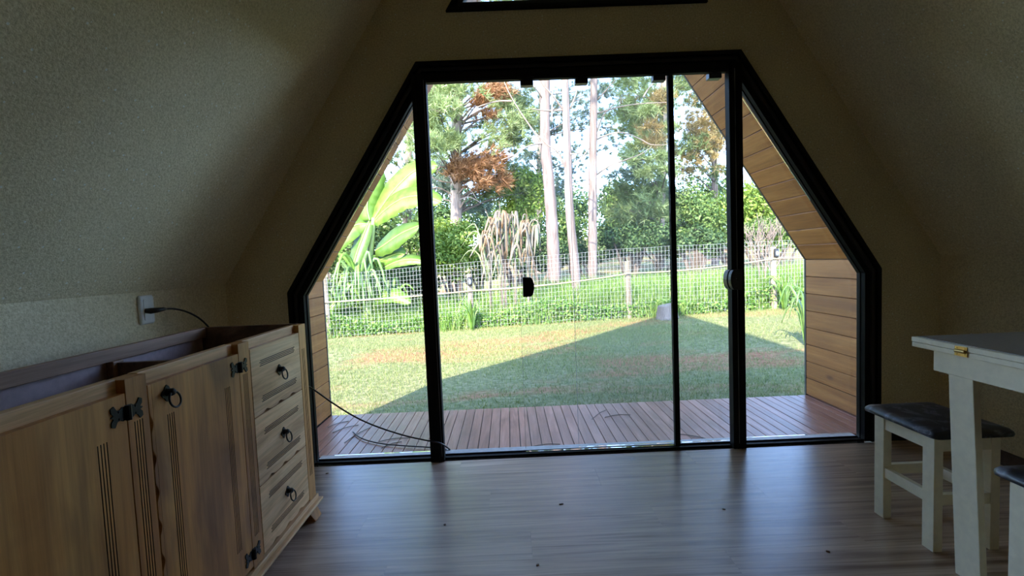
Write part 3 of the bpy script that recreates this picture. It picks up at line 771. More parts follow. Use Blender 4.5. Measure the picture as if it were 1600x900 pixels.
for k in range(nh + 1):
    t = k / nh; q = [(xx, fy(xx), bot(xx) * (1 - t) + top(xx) * t + .006 * math.sin(xx * 5 + k)) for xx in np.arange(-6.2, 8.21, .3)]
    wm.tube(q, tw * 1.1, 4)
wmo = wm.build('wire_mesh', M['wire'], fence, recalc=False); wmo['kind'] = 'stuff'
ptops = [.95, .90, .845, .965, 1.133, 1.15]
for (xp, yp), zt in zip(FP, ptops):
    zb = float(gz(xp, yp)) - .1; lean = RND.uniform(-.02, .02)
    MB().tube([(xp + lean, yp, zb), (xp + lean * .6, yp, (zb + zt) / 2), (xp, yp, zt - .012), (xp, yp, zt)], [.056, .053, .050, .044], 12).build('post', M['post'], fence, smooth=False)
rz = [.36, .42, .524, .732, .905, 1.0]; rp = []
for i in range(len(FP) - 1):
    for t in np.linspace(0, 1, 9)[: 8 if i < len(FP) - 2 else 9]:
        xx = FP[i][0] * (1 - t) + FP[i + 1][0] * t; yy = FP[i][1] * (1 - t) + FP[i + 1][1] * t - .085
        rp.append((xx, yy, rz[i] * (1 - t) + rz[i + 1] * t - .05 * 4 * t * (1 - t) * (1 if i != 1 else .4)))
MB().tube(rp, .013, 6).build('rope', M['rope'], fence, smooth=True)
# solar lamps on two posts
M['lampglass'] = plain('lamp_glass', (0.16, 0.19, 0.24), 0.15)
for (xp, yp, zc, lab) in ((-.722, FY, .70, 'small black solar lamp on the fence post beside the dry canes'), (5.14, FY + .02, 1.00, 'small black solar lamp on the fence post by the bare white shrub')):
    t = thing('solar_lamp', (xp, yp - .055, zc - .09), lab, 'lamp')
    yy = yp - .085
    ringz = [(.030, -.085), (.045, -.075), (.048, -.05), (.048, .05), (.045, .075), (.03, .088)]
    MB().rings([[(xp + r * math.cos(q), yy + r * .7 * math.sin(q), zc + dz) for q in np.linspace(0, 2 * math.pi, 12, endpoint=False)] for r, dz in ringz]).build('housing', M['black_plastic'], t, smooth=False)
    MB().rings([[(xp + .030 * sc * math.cos(q), yy - .030 - dy, zc + .050 * sc * math.sin(q)) for q in np.linspace(0, 2 * math.pi, 14, endpoint=False)] for sc, dy in ((1, 0), (.95, .008), (.6, .013))]).build('lens', M['lampglass'], t)

# ------------------------------------------------------------------ trees
M['bark_pale'] = wood('pale_pine_bark', ((0.10, 0.072, 0.062), (0.215, 0.16, 0.145), (0.30, 0.235, 0.215)), 'z', rough=0.95, scale=.9, knots=False, var=.06, bump=.6)
M['bark_grey'] = wood('grey_pine_bark', ((0.13, 0.10, 0.085), (0.25, 0.20, 0.17), (0.38, 0.31, 0.27)), 'z', rough=0.95, scale=.9, knots=False, var=.06, bump=.6)
M['twig'] = plain('bare_twig', (0.22, 0.17, 0.14), 0.9, noise=0.15)
M['twig_dark'] = plain('dark_twig', (0.11, 0.085, 0.07), 0.9, noise=0.15)
LEAF = {
    'pine_light': leafmat('pine_needles_sunlit', (0.150, 0.211, 0.082), (0.245, 0.313, 0.136), (0.367, 0.428, 0.224), .25),  # lighter copy of the needle colour with sunlight put into it
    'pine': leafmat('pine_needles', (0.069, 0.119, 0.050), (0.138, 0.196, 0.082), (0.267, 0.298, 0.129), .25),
    'pine_blue': leafmat('pine_needles_bluish', (0.05, 0.085, 0.075), (0.10, 0.15, 0.125), (0.18, 0.23, 0.17), .2),  # bluish air haze put into the needle colour
    'rust': leafmat('dead_pine_needles', (0.15, 0.065, 0.03), (0.29, 0.14, 0.065), (0.42, 0.25, 0.135), .2),
    'tan': leafmat('tan_pine_needles', (0.245, 0.163, 0.068), (0.340, 0.252, 0.116), (0.422, 0.340, 0.177), .25),
    'leaf_bright': leafmat('bright_green_leaves', (0.089, 0.161, 0.028), (0.187, 0.281, 0.046), (0.355, 0.425, 0.110), .35),
    'leaf_mid': leafmat('mid_green_leaves', (0.049, 0.102, 0.028), (0.109, 0.187, 0.046), (0.217, 0.289, 0.082), .3),
    'leaf_dark': leafmat('dark_green_leaves', (0.029, 0.064, 0.023), (0.059, 0.111, 0.037), (0.129, 0.187, 0.065), .3),
}

def needles(centres, dirs, per, length, wid, rng, droop=.35):
    """sprays of needles fanning out from each centre along dirs"""
    n = len(centres); C = np.repeat(centres, per, 0); D = np.repeat(dirs, per, 0)
    d = D + rng.normal(size=(n * per, 3)) * .75; d[:, 2] -= droop * rng.random(n * per); d /= np.linalg.norm(d, axis=1, keepdims=True)
    l = (length * rng.uniform(.6, 1.2, n * per))[:, None]
    s = np.cross(d, rng.normal(size=(n * per, 3))); s /= np.linalg.norm(s, axis=1, keepdims=True) + 1e-9; s *= wid / 2
    C = C + rng.normal(size=C.shape) * .02
    V = np.stack([C - s, C + s, C + d * l], 1).reshape(-1, 3)
    return V, np.arange(len(V)).reshape(-1, 3)

def pine(name, label, base, trunk_px, rad, clusters, bark, twigs=(), seed=0, wn=.019, ln=.25, group='pines beyond the fence'):
    """trunk_px: [(px,py,Y)...] from low to high; clusters: (px,py,Y,radius,n,kind); twigs: polylines of (px,py,Y)"""
    rg = np.random.default_rng(seed); rr = random.Random(seed)
    pts = [at(*p) for p in trunk_px]; b = pts[0].copy(); b.z = float(gz(b.x, b.y)) - .1; pts = [b] + pts
    t = thing(name, (b.x, b.y, b.z + .1), label, 'tree', group)
    sp = smooth_path(pts, 5); n = len(sp)
    rs = [rad * (1.15 - .55 * i / n) * (1 + .05 * math.sin(i * 2.3)) for i in range(n)]; rs[0] *= 1.2
    MB().tube(sp, rs, 12).build('trunk', M[bark], t, smooth=True)
    byk = {}; br = MB()
    for (px, py, Y, R, k, kind) in clusters:
        c = np.array(at(px, py, Y))
        # a branch from the trunk to the cluster
        tz = max(b.z + .8, c[2] - rr.uniform(.2, .9)); j = min(range(n), key=lambda q: abs(sp[q].z - tz)); s0 = sp[j]
        mid = (s0 + Vector(c)) / 2 + Vector((0, 0, .12))
        br.tube(smooth_path([s0, mid, Vector(c)], 4), [.035 - .0032 * q for q in range(9)], 5)
        P = rg.normal(size=(k, 3)) * np.array([R, R * .7, R * .55]) * .55 + c
        for q in range(min(7, k)): br.tube([tuple(c + rg.normal(size=3) * .05), tuple(P[q])], [.012, .004], 4)
        D = P - np.array(s0); D /= np.linalg.norm(D, axis=1, keepdims=True); D[:, 2] += .15
        byk.setdefault(kind, []).append((P, D))
    for pl in twigs:
        q = smooth_path([at(*p) for p in pl], 4); br2 = [.024 - .018 * i / len(q) for i in range(len(q))]
        MB().tube(q, br2, 6).build('bare_branch', M['twig'], t, smooth=True)
    if clusters: 
        o = br.build('branches', M['twig_dark'], t, recalc=False); o['kind'] = 'stuff'
    for kind, lst in byk.items():
        P = np.concatenate([a for a, _ in lst]); D = np.concatenate([d for _, d in lst])
        V, F = needles(P, D, 24, ln, wn, rg)
        o = np_mesh('dead_needles' if kind in ('rust', 'tan') else 'needles', V, F, LEAF[kind], t); o['kind'] = 'stuff'
    return t

def scat(px0, px1, py0, py1, Y, R, k, kinds, num, seed):
    rr = random.Random(seed)
    return [(rr.uniform(px0, px1), rr.uniform(py0, py1), Y + rr.uniform(-1.2, 1.2), R * rr.uniform(.7, 1.2), k, rr.choice(kinds)) for _ in range(num)]

# three pale trunks standing just behind the fence
pine('pine_tree', 'pale pine trunk leaning left, forking high up behind the fence', None,
     [(868, 470, 12), (865, 403, 12), (862, 343, 12), (857, 277, 12), (852, 220, 12), (852, 127, 12), (854, 20, 12), (858, -150, 12)], .155,
     scat(800, 900, -140, 20, 12, .7, 50, ['pine', 'pine_blue'], 7, 1), 'bark_pale',
     twigs=[[(852, 236, 12), (837, 210, 11.9), (810, 170, 11.8), (788, 128, 11.7), (770, 60, 11.6)], [(850, 224, 12), (826, 228, 11.5), (806, 241, 11.3), (783, 250, 11.2)], [(848, 155, 12), (838, 140, 11.7), (826, 128, 11.5)]], seed=21)
pine('pine_tree', 'slim bright pine trunk in the middle of three behind the fence', None,
     [(903, 478, 10.4), (897, 403, 10.4), (890, 327, 10.4), (887, 243, 10.4), (883, 127, 10.4), (881, 20, 10.4), (880, -120, 10.4)], .100,
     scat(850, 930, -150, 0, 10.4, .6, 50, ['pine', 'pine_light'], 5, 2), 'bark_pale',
     twigs=[[(884, 265, 10.4), (872, 238, 10.2), (855, 226, 10.1), (833, 203, 10)], [(880, 172, 10.4), (864, 150, 10.2), (848, 132, 10.1), (840, 118, 10)], [(881, 172, 10.4), (855, 173, 10.2), (830, 170, 10)],
            [(891, 170, 10.4), (899, 150, 10.3), (902, 138, 10.3)], [(889, 241, 10.4), (901, 240, 10.2), (908, 238, 10.2)], [(862, 190, 10.2), (863, 150, 10.2), (864, 128, 10.2)]], seed=22)
pine('pine_tree', 'straight pale pine trunk with bare branches reaching right', None,
     [(926, 455, 13), (926, 403, 13), (926, 310, 13), (927, 210, 13), (928, 123, 13), (930, 20, 13), (932, -150, 13)], .125,
     scat(890, 1010, -150, 20, 13, .8, 50, ['pine', 'pine_blue'], 7, 3), 'bark_pale',
     twigs=[[(932, 218, 13), (952, 210, 12.6), (973, 207, 12.4), (1000, 217, 12.2), (1018, 226, 12), (1045, 226, 12)], [(931, 274, 13), (953, 259, 12.6), (980, 249, 12.4), (1003, 240, 12.2), (1018, 229, 12)],
            [(932, 207, 13), (943, 180, 12.8), (957, 165, 12.6), (966, 149, 12.6)], [(934, 177, 13), (968, 167, 12.6), (1002, 162, 12.4), (1045, 160, 12.2)], [(934, 155, 13), (948, 140, 12.8), (964, 122, 12.6)],
            [(920, 232, 13), (908, 248, 12.8), (894, 258, 12.6)], [(1005, 152, 12.2), (1012, 140, 12.2), (1022, 128, 12.2), (1023, 118, 12.2)]], seed=23)
# darker pine on the left with sprays coloured as sunlit, and rusty ones
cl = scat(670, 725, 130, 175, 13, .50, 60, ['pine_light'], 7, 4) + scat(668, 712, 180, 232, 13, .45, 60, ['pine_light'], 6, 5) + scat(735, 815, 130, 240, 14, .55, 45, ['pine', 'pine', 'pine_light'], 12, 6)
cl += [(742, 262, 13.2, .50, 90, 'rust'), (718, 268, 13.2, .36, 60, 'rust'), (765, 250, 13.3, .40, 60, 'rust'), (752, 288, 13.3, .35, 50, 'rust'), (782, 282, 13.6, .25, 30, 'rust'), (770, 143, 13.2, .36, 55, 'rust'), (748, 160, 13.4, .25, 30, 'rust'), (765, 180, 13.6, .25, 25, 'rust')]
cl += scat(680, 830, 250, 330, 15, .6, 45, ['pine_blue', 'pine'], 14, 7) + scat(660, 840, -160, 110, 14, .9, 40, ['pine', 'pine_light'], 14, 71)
tw = []
rr = random.Random(5)
for k in range(16):
    y0 = rr.uniform(170, 320); s = rr.choice((-1, 1)); l = rr.uniform(25, 70)
    tw.append([(713, y0, 14), (713 + s * l * .5, y0 - rr.uniform(0, 20), 13.6), (713 + s * l, y0 - rr.uniform(-10, 35), 13.3)])
tw.append([(800, 158, 12.4), (780, 158, 12.5), (758, 163, 12.6), (735, 172, 12.8), (713, 180, 13.2)])
pine('pine_tree', 'dark barked pine on the left with rusty dead sprays', None, [(712, 420, 14), (713, 335, 14), (713, 220, 14), (718, 100, 14), (724, -40, 14), (728, -180, 14)], .175, cl, 'bark_grey', twigs=tw, seed=24)
# big green pine on the right, tan tufts
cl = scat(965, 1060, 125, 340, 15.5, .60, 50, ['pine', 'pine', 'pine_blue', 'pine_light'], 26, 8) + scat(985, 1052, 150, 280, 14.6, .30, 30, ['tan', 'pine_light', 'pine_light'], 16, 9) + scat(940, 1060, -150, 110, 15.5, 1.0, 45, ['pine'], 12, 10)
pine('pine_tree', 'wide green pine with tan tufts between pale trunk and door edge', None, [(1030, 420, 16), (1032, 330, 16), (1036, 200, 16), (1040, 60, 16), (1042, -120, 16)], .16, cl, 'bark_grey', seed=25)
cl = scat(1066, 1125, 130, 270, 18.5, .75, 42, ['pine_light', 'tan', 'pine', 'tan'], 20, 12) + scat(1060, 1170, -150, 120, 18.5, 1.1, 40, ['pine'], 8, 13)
pine('pine_tree', 'thin distant pine seen through the narrow right pane', None, [(1117, 400, 20), (1117, 320, 20), (1116, 230, 20), (1114, 120, 20), (1112, -60, 20)], .13, cl, 'bark_pale', seed=26, wn=.026)
# distant bluish pines in the sky gap and on the far left
cl = scat(800, 965, 125, 300, 22, .75, 30, ['pine_blue'], 30, 14) + scat(780, 980, -150, 120, 22, 1.1, 30, ['pine_blue'], 14, 141)
pine('pine_tree', 'distant bluish pine behind the pale trunks', None, [(842, 410, 22), (842, 300, 22), (845, 150, 22), (845, -50, 22)], .14, cl, 'bark_grey', seed=27, wn=.026)
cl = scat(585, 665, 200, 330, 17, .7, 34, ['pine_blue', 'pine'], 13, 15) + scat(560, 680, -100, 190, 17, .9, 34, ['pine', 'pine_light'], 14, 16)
pine('pine_tree', 'dark pine with twin look above the banana leaves', None, [(636, 400, 18), (637, 300, 18), (640, 200, 18), (644, 60, 18), (646, -100, 18)], .17, cl, 'bark_grey', seed=28, wn=.026)

# --- broadleaf bushes and trees
def bush(name, label, cat, px, py, Y, rx, rzz, n, kind, size, seed, lobes=14, group=None):
    """crown centred on a pixel at depth Y, rx wide, rzz tall (half sizes), standing on the ground"""
    rg = np.random.default_rng(seed); c = np.array(at(px, py, Y)); g0 = float(gz(c[0], c[1]))
    t = thing(name, (c[0], c[1], g0), label, cat, group)
    L = rg.normal(size=(lobes, 3)); L /= np.linalg.norm(L, axis=1, keepdims=True); L *= rg.uniform(.25, .8, (lobes, 1))
    LC = c + L * np.array([rx, rx * .8, rzz]); LR = rg.uniform(.28, .5, lobes) * min(rx, rzz)
    k = rg.integers(0, lobes, n); d = rg.normal(size=(n, 3)); d /= np.linalg.norm(d, axis=1, keepdims=True)
    P = LC[k] + d * (LR[k] * rg.uniform(.55, 1.05, n))[:, None] * np.array([1.1, 1.0, .95]); keep = P[:, 2] > g0 + .03
    P, d = P[keep], d[keep]
    V, F = leaf_quads(P, d + rg.normal(size=d.shape) * .6 + np.array([0, 0, .35]), size, rg, .55)
    o = np_mesh('foliage', V, F, LEAF[kind], t); o['kind'] = 'stuff'
    st = MB()
    for q in range(min(6, lobes)):
        e = Vector(LC[q]); s = Vector((c[0] + rg.uniform(-.1, .1), c[1] + rg.uniform(-.1, .1), g0 - .03)); m_ = s.lerp(e, .5) + Vector((rg.uniform(-.1, .1), 0, .1))
        st.tube(smooth_path([s, m_, e], 3), [.045 * rx, .04 * rx, .035 * rx, .03 * rx, .022 * rx, .015 * rx, .008 * rx], 6)
    o = st.build('stems', M['twig_dark'], t, recalc=False)
    if True: o['kind'] = 'stuff'
    return t
G1 = 'shrubs beyond the fence'
bush('shrub', 'bright leafy shrub left of the dry canes', 'shrub', 708, 385, 11.6, .95, .85, 6500, 'leaf_bright', .085, 31, 18, G1)
bush('shrub', 'shaded green shrub behind the banana leaves', 'shrub', 622, 372, 13, 1.3, 1.2, 5000, 'leaf_mid', .10, 32, 16, G1)
bush('shrub', 'dark undergrowth shrub at the far left behind the wire', 'shrub', 555, 395, 12.5, 1.3, 1.3, 4500, 'leaf_dark', .10, 33, 14, G1)
bush('broadleaf_tree', 'glossy green tree between the rusty pine and pale trunks', 'tree', 815, 305, 15.5, 1.25, 1.15, 6500, 'leaf_bright', .10, 34, 18, 'broadleaf trees beyond the fence')
bush('shrub', 'dark green shrub behind the dry canes', 'shrub', 800, 375, 14, 1.3, .9, 4500, 'leaf_dark', .10, 35, 14, G1)
bush('shrub', 'shaded shrub low between the pale pine trunks', 'shrub', 893, 365, 16, 1.2, 1.1, 4500, 'leaf_mid', .11, 36, 14, G1)
bush('broadleaf_tree', 'wide green tree right of the three pale trunks', 'tree', 985, 325, 17, 1.6, 1.5, 7500, 'leaf_mid', .12, 37, 20, 'broadleaf trees beyond the fence')
bush('shrub', 'dark thicket shrub under the wide green tree', 'shrub', 985, 375, 14.5, 1.6, .75, 5000, 'leaf_dark', .10, 38, 16, G1)
bush('shrub', 'olive green shrub in the narrow pane, left of the right post', 'shrub', 1092, 335, 16.5, 1.45, 1.25, 6500, 'leaf_mid', .11, 39, 18, G1)
bush('shrub', 'low thicket shrub behind the fence at the narrow pane', 'shrub', 1085, 372, 13.5, 1.2, .6, 4000, 'leaf_dark', .10, 40, 14, G1)
bush('broadleaf_tree', 'sunlit green tree beside the right porch lining', 'tree', 1185, 325, 17, 1.7, 1.6, 7500, 'leaf_bright', .12, 41, 20, 'broadleaf trees beyond the fence')
bush('shrub', 'mid green shrub behind the bare white shrub', 'shrub', 1215, 368, 14.5, 1.2, .7, 4500, 'leaf_mid', .10, 42, 14, G1)
for k, (px, py, Y, kd, lab) in enumerate(((535, 425, 11.2, 'leaf_mid', 'low shrub behind the fence at the left end of the view'), (600, 440, 11, 'leaf_mid', 'low shrub behind the fence below the banana leaves'), (655, 425, 11.6, 'leaf_dark', 'low shrub behind the fence at the left door post'),
        (748, 405, 13, 'leaf_mid', 'low shrub behind the fence left of the dry canes'), (845, 395, 14.2, 'leaf_dark', 'low shrub at the foot of the leaning pale trunk'), (918, 388, 15, 'leaf_dark', 'low shrub at the foot of the straight pale trunk'),
        (1040, 378, 14.8, 'leaf_mid', 'low shrub behind the fence left of the thin mullion'), (1145, 372, 14, 'leaf_mid', 'low shrub behind the fence at the right door post'))):
    bush('shrub', lab, 'shrub', px, py, Y, 1.15, .62, 4200, kd, .095, 80 + k, 14, G1)
DL = ['far tree behind the banana plant', 'far tree left of the dark pine', 'far tree behind the dark pine trunk', 'far tree right of the rusty sprays', 'far tree behind the pale trunks', 'far tree in the sky gap right of the trunks',
      'far tree behind the wide green tree', 'far tree behind the thin mullion', 'far tree behind the thin distant pine', 'far tree left of the sunlit tree', 'far tree behind the sunlit tree']
for k in range(11):
    px = 560 + k * 68
    bush('distant_tree', DL[k] + ', hazy green crown', 'tree', px, 352 - (k % 3) * 9 - (10 if k > 6 else 0), 29 + (k % 2) * 3, 2.6, 2.6 + .3 * (k % 3), 3500, ('leaf_dark', 'leaf_mid')[k % 2], .24, 60 + k, 14, 'distant trees')

# --- leaf blades with a midrib: banana, canes, strap plants
def blade_leaf(pts, width, face, fold=.25, n=14, tipw=.04, droop=0.0, prof=None):
    """ribbon leaf along pts; its surface turns towards `face`"""
    P = smooth_path(pts, max(2, n // (len(pts) - 1))); m_ = len(P); V = []; F = []
    face = Vector(face)
    for i, p in enumerate(P):
        t = i / (m_ - 1); tan = (P[min(i + 1, m_ - 1)] - P[max(i - 1, 0)]).normalized()
        sd_ = tan.cross(face).normalized(); nr = sd_.cross(tan).normalized()
        wv = width * (prof(t) if prof else (max(0.0, math.sin(math.pi * min(1, .06 + t * .94)) ** .55)))
        wv = max(wv, .002)
        wob = 1 + .06 * math.sin(i * 2.1)
        V += [tuple(p + sd_ * wv * wob - nr * wv * fold - Vector((0, 0, droop * wv))), tuple(p), tuple(p - sd_ * wv - nr * wv * fold - Vector((0, 0, droop * wv)))]
        if i:
            a = (i - 1) * 3; F += [(a, a + 1, a + 4, a + 3), (a + 1, a + 2, a + 5, a + 4)]
    return V, F
def leaf_obj(name, pts, width, mat, parent, face=(-.25, -1, .35), **kw):
    V, F = blade_leaf(pts, width, face, **kw); mb = MB().add(V, F)
    o = mb.build(name, mat, parent, smooth=True, recalc=False)
    sm = o.modifiers.new('thickness', 'SOLIDIFY'); sm.thickness = .003
    return o
def banana_mat(name, c0, c1, tr):
    mt, n, out = node_mat(name); L = n.links.new
    tc = N(n, 'ShaderNodeTexCoord'); oi = N(n, 'ShaderNodeObjectInfo')
    nz = N(n, 'ShaderNodeTexNoise', Scale=7.0, Detail=4.0); L(tc.outputs['Object'], nz.inputs['Vector'])
    r = ramp(n, [(.3, c0), (.7, c1)]); L(nz.outputs['Fac'], r.inputs[0])
    hv = N(n, 'ShaderNodeHueSaturation'); mr = N(n, 'ShaderNodeMapRange'); mr.inputs['To Min'].default_value = .75; mr.inputs['To Max'].default_value = 1.3; L(oi.outputs['Random'], mr.inputs['Value']); L(mr.outputs[0], hv.inputs['Value']); L(r.outputs[0], hv.inputs['Color'])
    p = N(n, 'ShaderNodeBsdfPrincipled', Roughness=0.4); L(hv.outputs[0], p.inputs['Base Color'])
    t = N(n, 'ShaderNodeBsdfTranslucent'); L(hv.outputs[0], t.inputs[0]); mx = N(n, 'ShaderNodeMixShader', Fac=tr); L(p.outputs[0], mx.inputs[1]); L(t.outputs[0], mx.inputs[2]); L(mx.outputs[0], out.inputs[0])
    return mt
M['banana'] = banana_mat('banana_leaf', (0.09, 0.20, 0.022), (0.18, 0.30, 0.05), .3)
M['banana_rib'] = plain('banana_midrib', (0.27, 0.34, 0.10), 0.5)
M['strap'] = banana_mat('strap_leaf', (0.08, 0.18, 0.04), (0.20, 0.32, 0.10), .25)
M['cane_leaf'] = banana_mat('dry_cane_leaf', (0.12, 0.095, 0.062), (0.24, 0.20, 0.145), .2)
M['cane_green'] = banana_mat('fading_cane_leaf', (0.20, 0.25, 0.10), (0.36, 0.40, 0.20), .25)
M['cane_brown'] = banana_mat('brown_cane_leaf', (0.15, 0.085, 0.04), (0.28, 0.17, 0.085), .2)

bb = at(573, 470, 10.0); bb.z = float(gz(bb.x, bb.y))
ban = thing('banana_plant', bb, 'banana plant with broad light green leaves at the far left', 'plant')
MB().tube(smooth_path([bb, at(575, 430, 10), at(580, 380, 10), at(584, 340, 10)], 4), [.10 - .005 * i for i in range(13)], 10).build('stem', M['banana_rib'], ban, smooth=True)
for pts, wd, fc in (
    ([(582, 346, 10), (600, 318, 9.95), (622, 290, 9.9), (650, 266, 9.85), (684, 259, 9.8)], .24, (-.35, -1, .3)),
    ([(584, 346, 10), (604, 326, 9.8), (632, 309, 9.6), (664, 307, 9.4), (690, 316, 9.3)], .22, (0, -1, .6)),
    ([(578, 344, 10), (574, 320, 10), (582, 292, 10), (595, 262, 10)], .20, (.3, -1, .1)),
    ([(586, 392, 10), (604, 380, 9.8), (628, 364, 9.6), (656, 352, 9.4)], .20, (.1, -1, .6)),
    ([(584, 412, 10), (602, 403, 9.9), (622, 396, 9.8), (632, 398, 9.7)], .13, (0, -1, .5)),
    ([(600, 418, 9.9), (622, 408, 9.7), (645, 405, 9.6), (668, 410, 9.5)], .11, (0, -1, .8)),
    ([(575, 350, 10), (555, 352, 10), (535, 370, 9.9), (515, 400, 9.8)], .20, (-.2, -1, .5)),
    ([(572, 470, 10), (552, 462, 9.8), (530, 468, 9.6), (512, 484, 9.5)], .17, (0, -1, .6)),
    ([(570, 490, 10), (548, 492, 9.8), (528, 502, 9.6), (512, 522, 9.5)], .19, (0, -1, .7)),
    ([(580, 472, 10), (600, 462, 9.8), (620, 462, 9.7), (642, 474, 9.6)], .13, (0, -1, .6)),
    ([(577, 345, 10), (566, 372, 9.9), (556, 400, 9.8), (548, 432, 9.7)], .15, (-.4, -1, .2))):
    P = [at(*p) for p in pts]
    o = leaf_obj('leaf', P, wd * 1.3, M['banana'], ban, fc, n=20, fold=.16)
    MB().tube(smooth_path([p + Vector((0, -.008, 0)) for p in P], 4), .011, 5).build('midrib', M['banana_rib'], o)

def strap_plant(name, label, px, py, Y, n, h, wd, mats, seed, spread=.5, cat='plant', arch=.9, side=1.0, zlift=0.0, group=None):
    rr = random.Random(seed); b = at(px, py, Y); b.z = float(gz(b.x, b.y)); t = thing(name, b, label, cat, group)
    for k in range(n):
        q = 2 * math.pi * (k + rr.random()) / n; hh = h * rr.uniform(.65, 1.1); sp = spread * rr.uniform(.4, 1.1); dx, dy = math.cos(q) * sp * side, math.sin(q) * sp
        p0 = b + Vector((dx * .08, dy * .08, zlift * hh)); p1 = b + Vector((dx * .30, dy * .30, zlift * hh + (hh * (1 - zlift)) * .7)); p2 = b + Vector((dx * .7, dy * .7, hh)); p3 = b + Vector((dx * 1.05, dy * 1.05, hh * (1 - arch * rr.uniform(.2, .7))))
        leaf_obj('leaf', [p0, p1, p2, p3], wd * rr.uniform(.7, 1.2), M[rr.choice(mats)], t, (-dx * .3, -1, .5), n=9, fold=.3, prof=lambda u: max(.05, (1 - u) ** .5 * min(1, .45 + u * 3)))
    return t
strap_plant('strap_leaf_plant', 'clump of long drooping strap leaves below the banana leaves', 566, 500, 9.75, 40, 1.5, .046, ['strap', 'strap', 'banana'], 41, .55, arch=1.0, zlift=.55)
strap_plant('strap_leaf_plant', 'smaller strap leaf clump at the left end of the fence view', 528, 505, 9.7, 26, 1.0, .040, ['strap', 'banana'], 45, .5, arch=.9, zlift=.3)
strap_plant('strap_leaf_plant', 'strap leaf clump right of the banana stem behind the wire', 612, 490, 10.1, 24, 1.05, .038, ['strap', 'strap', 'banana'], 46, .5, arch=.9, zlift=.3)
strap_plant('grass_clump', 'spiky green grass clump at the post left of the dry canes', 738, 515, 8.95, 22, .55, .014, ['strap', 'banana'], 42, .28, arch=.5, group='strap clumps')
strap_plant('grass_clump', 'spiky green clump at the fence post beside the bare white shrub', 1226, 470, 8.9, 24, .62, .016, ['strap', 'banana'], 43, .32, arch=.5, group='strap clumps')
strap_plant('lily_plant', 'strap leaved plant on the lawn by the right porch corner', 1262, 545, 5.7, 14, .68, .022, ['strap'], 44, .34, arch=.7)

# dry canes in the middle
cb = at(792, 500, 9.65); cb.z = float(gz(cb.x, cb.y))
can = thing('dry_cane_clump', cb, 'clump of dry tan canes with drooping withered leaves', 'plant')
rr = random.Random(9)
canes = [((791, 505), (789, 440), (784, 380), (780, 330)), ((806, 505), (805, 440), (803, 380), (800, 330)), ((768, 500), (766, 440), (764, 390), (760, 360)), ((826, 500), (826, 450), (824, 390), (822, 335)), ((786, 505), (783, 430), (777, 370), (774, 340))]
for k, cp in enumerate(canes):
    P = [at(p[0], p[1], 9.6 + .06 * k) for p in cp]; P[0].z = float(gz(P[0].x, P[0].y)) - .03
    MB().tube(smooth_path(P, 4), [.028 - .0012 * i for i in range(13)], 7).build('cane', M['twig_dark'] if k in (0, 4) else M['cane_leaf'], can, smooth=True)
heads = [(780, 342), (800, 340), (822, 347), (764, 378), (812, 360), (774, 352), (796, 372), (836, 362), (784, 392), (818, 390), (754, 372)]
for k in range(64):
    hx, hy = rr.choice(heads); hx += rr.uniform(-5, 5); hy += rr.uniform(-6, 10); Y = 9.55 + rr.uniform(-.3, .4); s = rr.choice((-1, 1)); l = rr.uniform(3, 17) * (1.5 if rr.random() < .2 else 1); up = rr.uniform(0, 14); dn = rr.uniform(12, 62)
    P = [at(hx, hy + 16, Y), at(hx + s * l * .3, hy - up, Y), at(hx + s * l * .75, hy - up * .2 + rr.uniform(0, 8), Y - .05), at(hx + s * l * 1.0 + rr.uniform(-6, 6), hy + dn, Y - .1)]
    leaf_obj('leaf', P, rr.uniform(.012, .032), M[rr.choice(('cane_leaf', 'cane_leaf', 'cane_leaf', 'cane_green', 'cane_brown', 'cane_brown'))], can, (s * .5, -1, .2), n=10, fold=.35, prof=lambda u: max(.08, math.sin(math.pi * min(1, .15 + .85 * u)) ** .6))
for k in range(7):
    hx = rr.uniform(765, 830); Y = 9.6 + rr.uniform(-.2, .2)
    leaf_obj('leaf', [at(hx, 400, Y), at(hx + rr.uniform(-4, 4), 365, Y), at(hx + rr.uniform(-10, 10), rr.uniform(312, 345), Y)], .016, M[rr.choice(('cane_brown', 'cane_leaf'))], can, n=8, fold=.3, prof=lambda u: max(.06, 1 - u))
for pts in ([(762, 430), (752, 372), (738, 362), (722, 384)], [(762, 440), (748, 398), (732, 392), (718, 410)], [(764, 425), (752, 380), (742, 350), (728, 358)]):
    leaf_obj('leaf', [at(a, b_, 9.4) for a, b_ in pts], .022, M['cane_green'], can, n=10, prof=lambda u: max(.08, 1 - u))

# --- bare white shrub, tree stump, fallen twigs
wb = at(1196, 420, 10.2); wb.z = float(gz(wb.x, wb.y))
wsb = thing('bare_shrub', wb, 'bare white branched shrub behind the fence at the right', 'shrub')
rr = random.Random(12)
def grow(p, d, l, r, lev, mb):
    q = p + d * l; mid = p.lerp(q, .5) + Vector((rr.uniform(-1, 1), rr.uniform(-1, 1), 0)) * l * .06
    mb.tube([p, mid, q], [r, r * .85, r * .7], 6)
    if lev:
        for k in range(3 if lev > 1 else 2):
            nd = (d + Vector((rr.uniform(-.75, .75), rr.uniform(-.5, .5), rr.uniform(-.1, .5)))).normalized(); grow(q, nd, l * rr.uniform(.6, .85), r * .62, lev - 1, mb)
for k in range(3):
    mb = MB(); grow(wb + Vector((k * .12 - .12, 0, 0)), Vector((rr.uniform(-.25, .25), 0, 1)).normalized(), .62, .026, 4, mb); mb.build('branch', M['twig'], wsb, recalc=False)
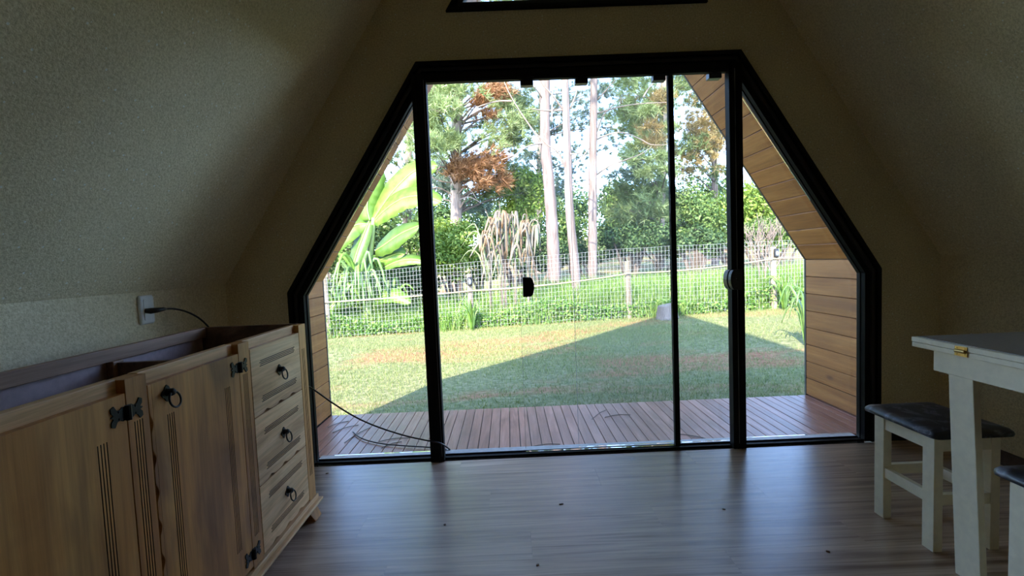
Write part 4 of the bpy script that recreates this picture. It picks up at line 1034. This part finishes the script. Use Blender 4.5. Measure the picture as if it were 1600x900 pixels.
sb = at(1043, 497, 8.75); sz = float(gz(sb.x, sb.y))
stp = thing('tree_stump', (sb.x, sb.y, sz), 'grey sawn tree stump on the lawn in front of the fence', 'stump')
prof = [(1.25, -.03), (1.08, .06), (1.0, .16), (.98, .25), (.96, .262)]
MB().rings([[(sb.x + .175 * r_ * (1 + .09 * math.sin(3 * q + 1) + .05 * math.sin(7 * q)) * math.cos(q), sb.y + .165 * r_ * (1 + .09 * math.sin(3 * q + 1) + .05 * math.sin(7 * q)) * math.sin(q), sz + z_ + .03 * math.cos(q) * (z_ > .2)) for q in np.linspace(0, 2 * math.pi, 22, endpoint=False)] for r_, z_ in prof]).build('bark', M['bark_grey'], stp)
MB().rings([[(sb.x + .15 * r_ * math.cos(q), sb.y + .14 * r_ * math.sin(q), sz + z_ + .026 * math.cos(q) * r_) for q in np.linspace(0, 2 * math.pi, 20, endpoint=False)] for r_, z_ in ((1, .2625), (.98, .268), (.5, .269))]).build('cut_face', M['post'], stp)
TL = ['dry twig on the deck at the foot of the thin mullion', 'dry twig on the deck left of the left post', 'dry twig lying across the middle deck boards', 'short dry twig near the front edge of the deck', 'dry twig on the deck beside the half round handle pane', 'thin bent twig on the deck near the left lining', 'dry twig on the deck close to the sill left of the post', 'short forked looking twig beside the power cable on the deck', 'dry twig on the deck at the foot of the left lining corner']
for k, (p0, p1) in enumerate((((1062, 678), (1118, 690)), ((520, 676), (560, 664)), ((830, 698), (875, 694)), ((945, 652), (985, 648)), ((925, 655), (948, 640)), ((538, 692), (578, 668)), ((596, 700), (628, 690)), ((592, 690), (640, 684)), ((512, 668), (545, 658)))):
    q = []
    for (px, py) in (p0, ((p0[0] + p1[0]) / 2, (p0[1] + p1[1]) / 2 - 2), p1):
        d = at(px, py, 1.0) - CAM; q.append(CAM + d * ((-.002 - CAM.z) / d.z))
    tag(MB().tube(smooth_path(q, 4), [.0024] * 9, 5).build('twig', M['twig_dark'], org=q[0]), TL[k], 'twig', 'dry twigs on the deck')
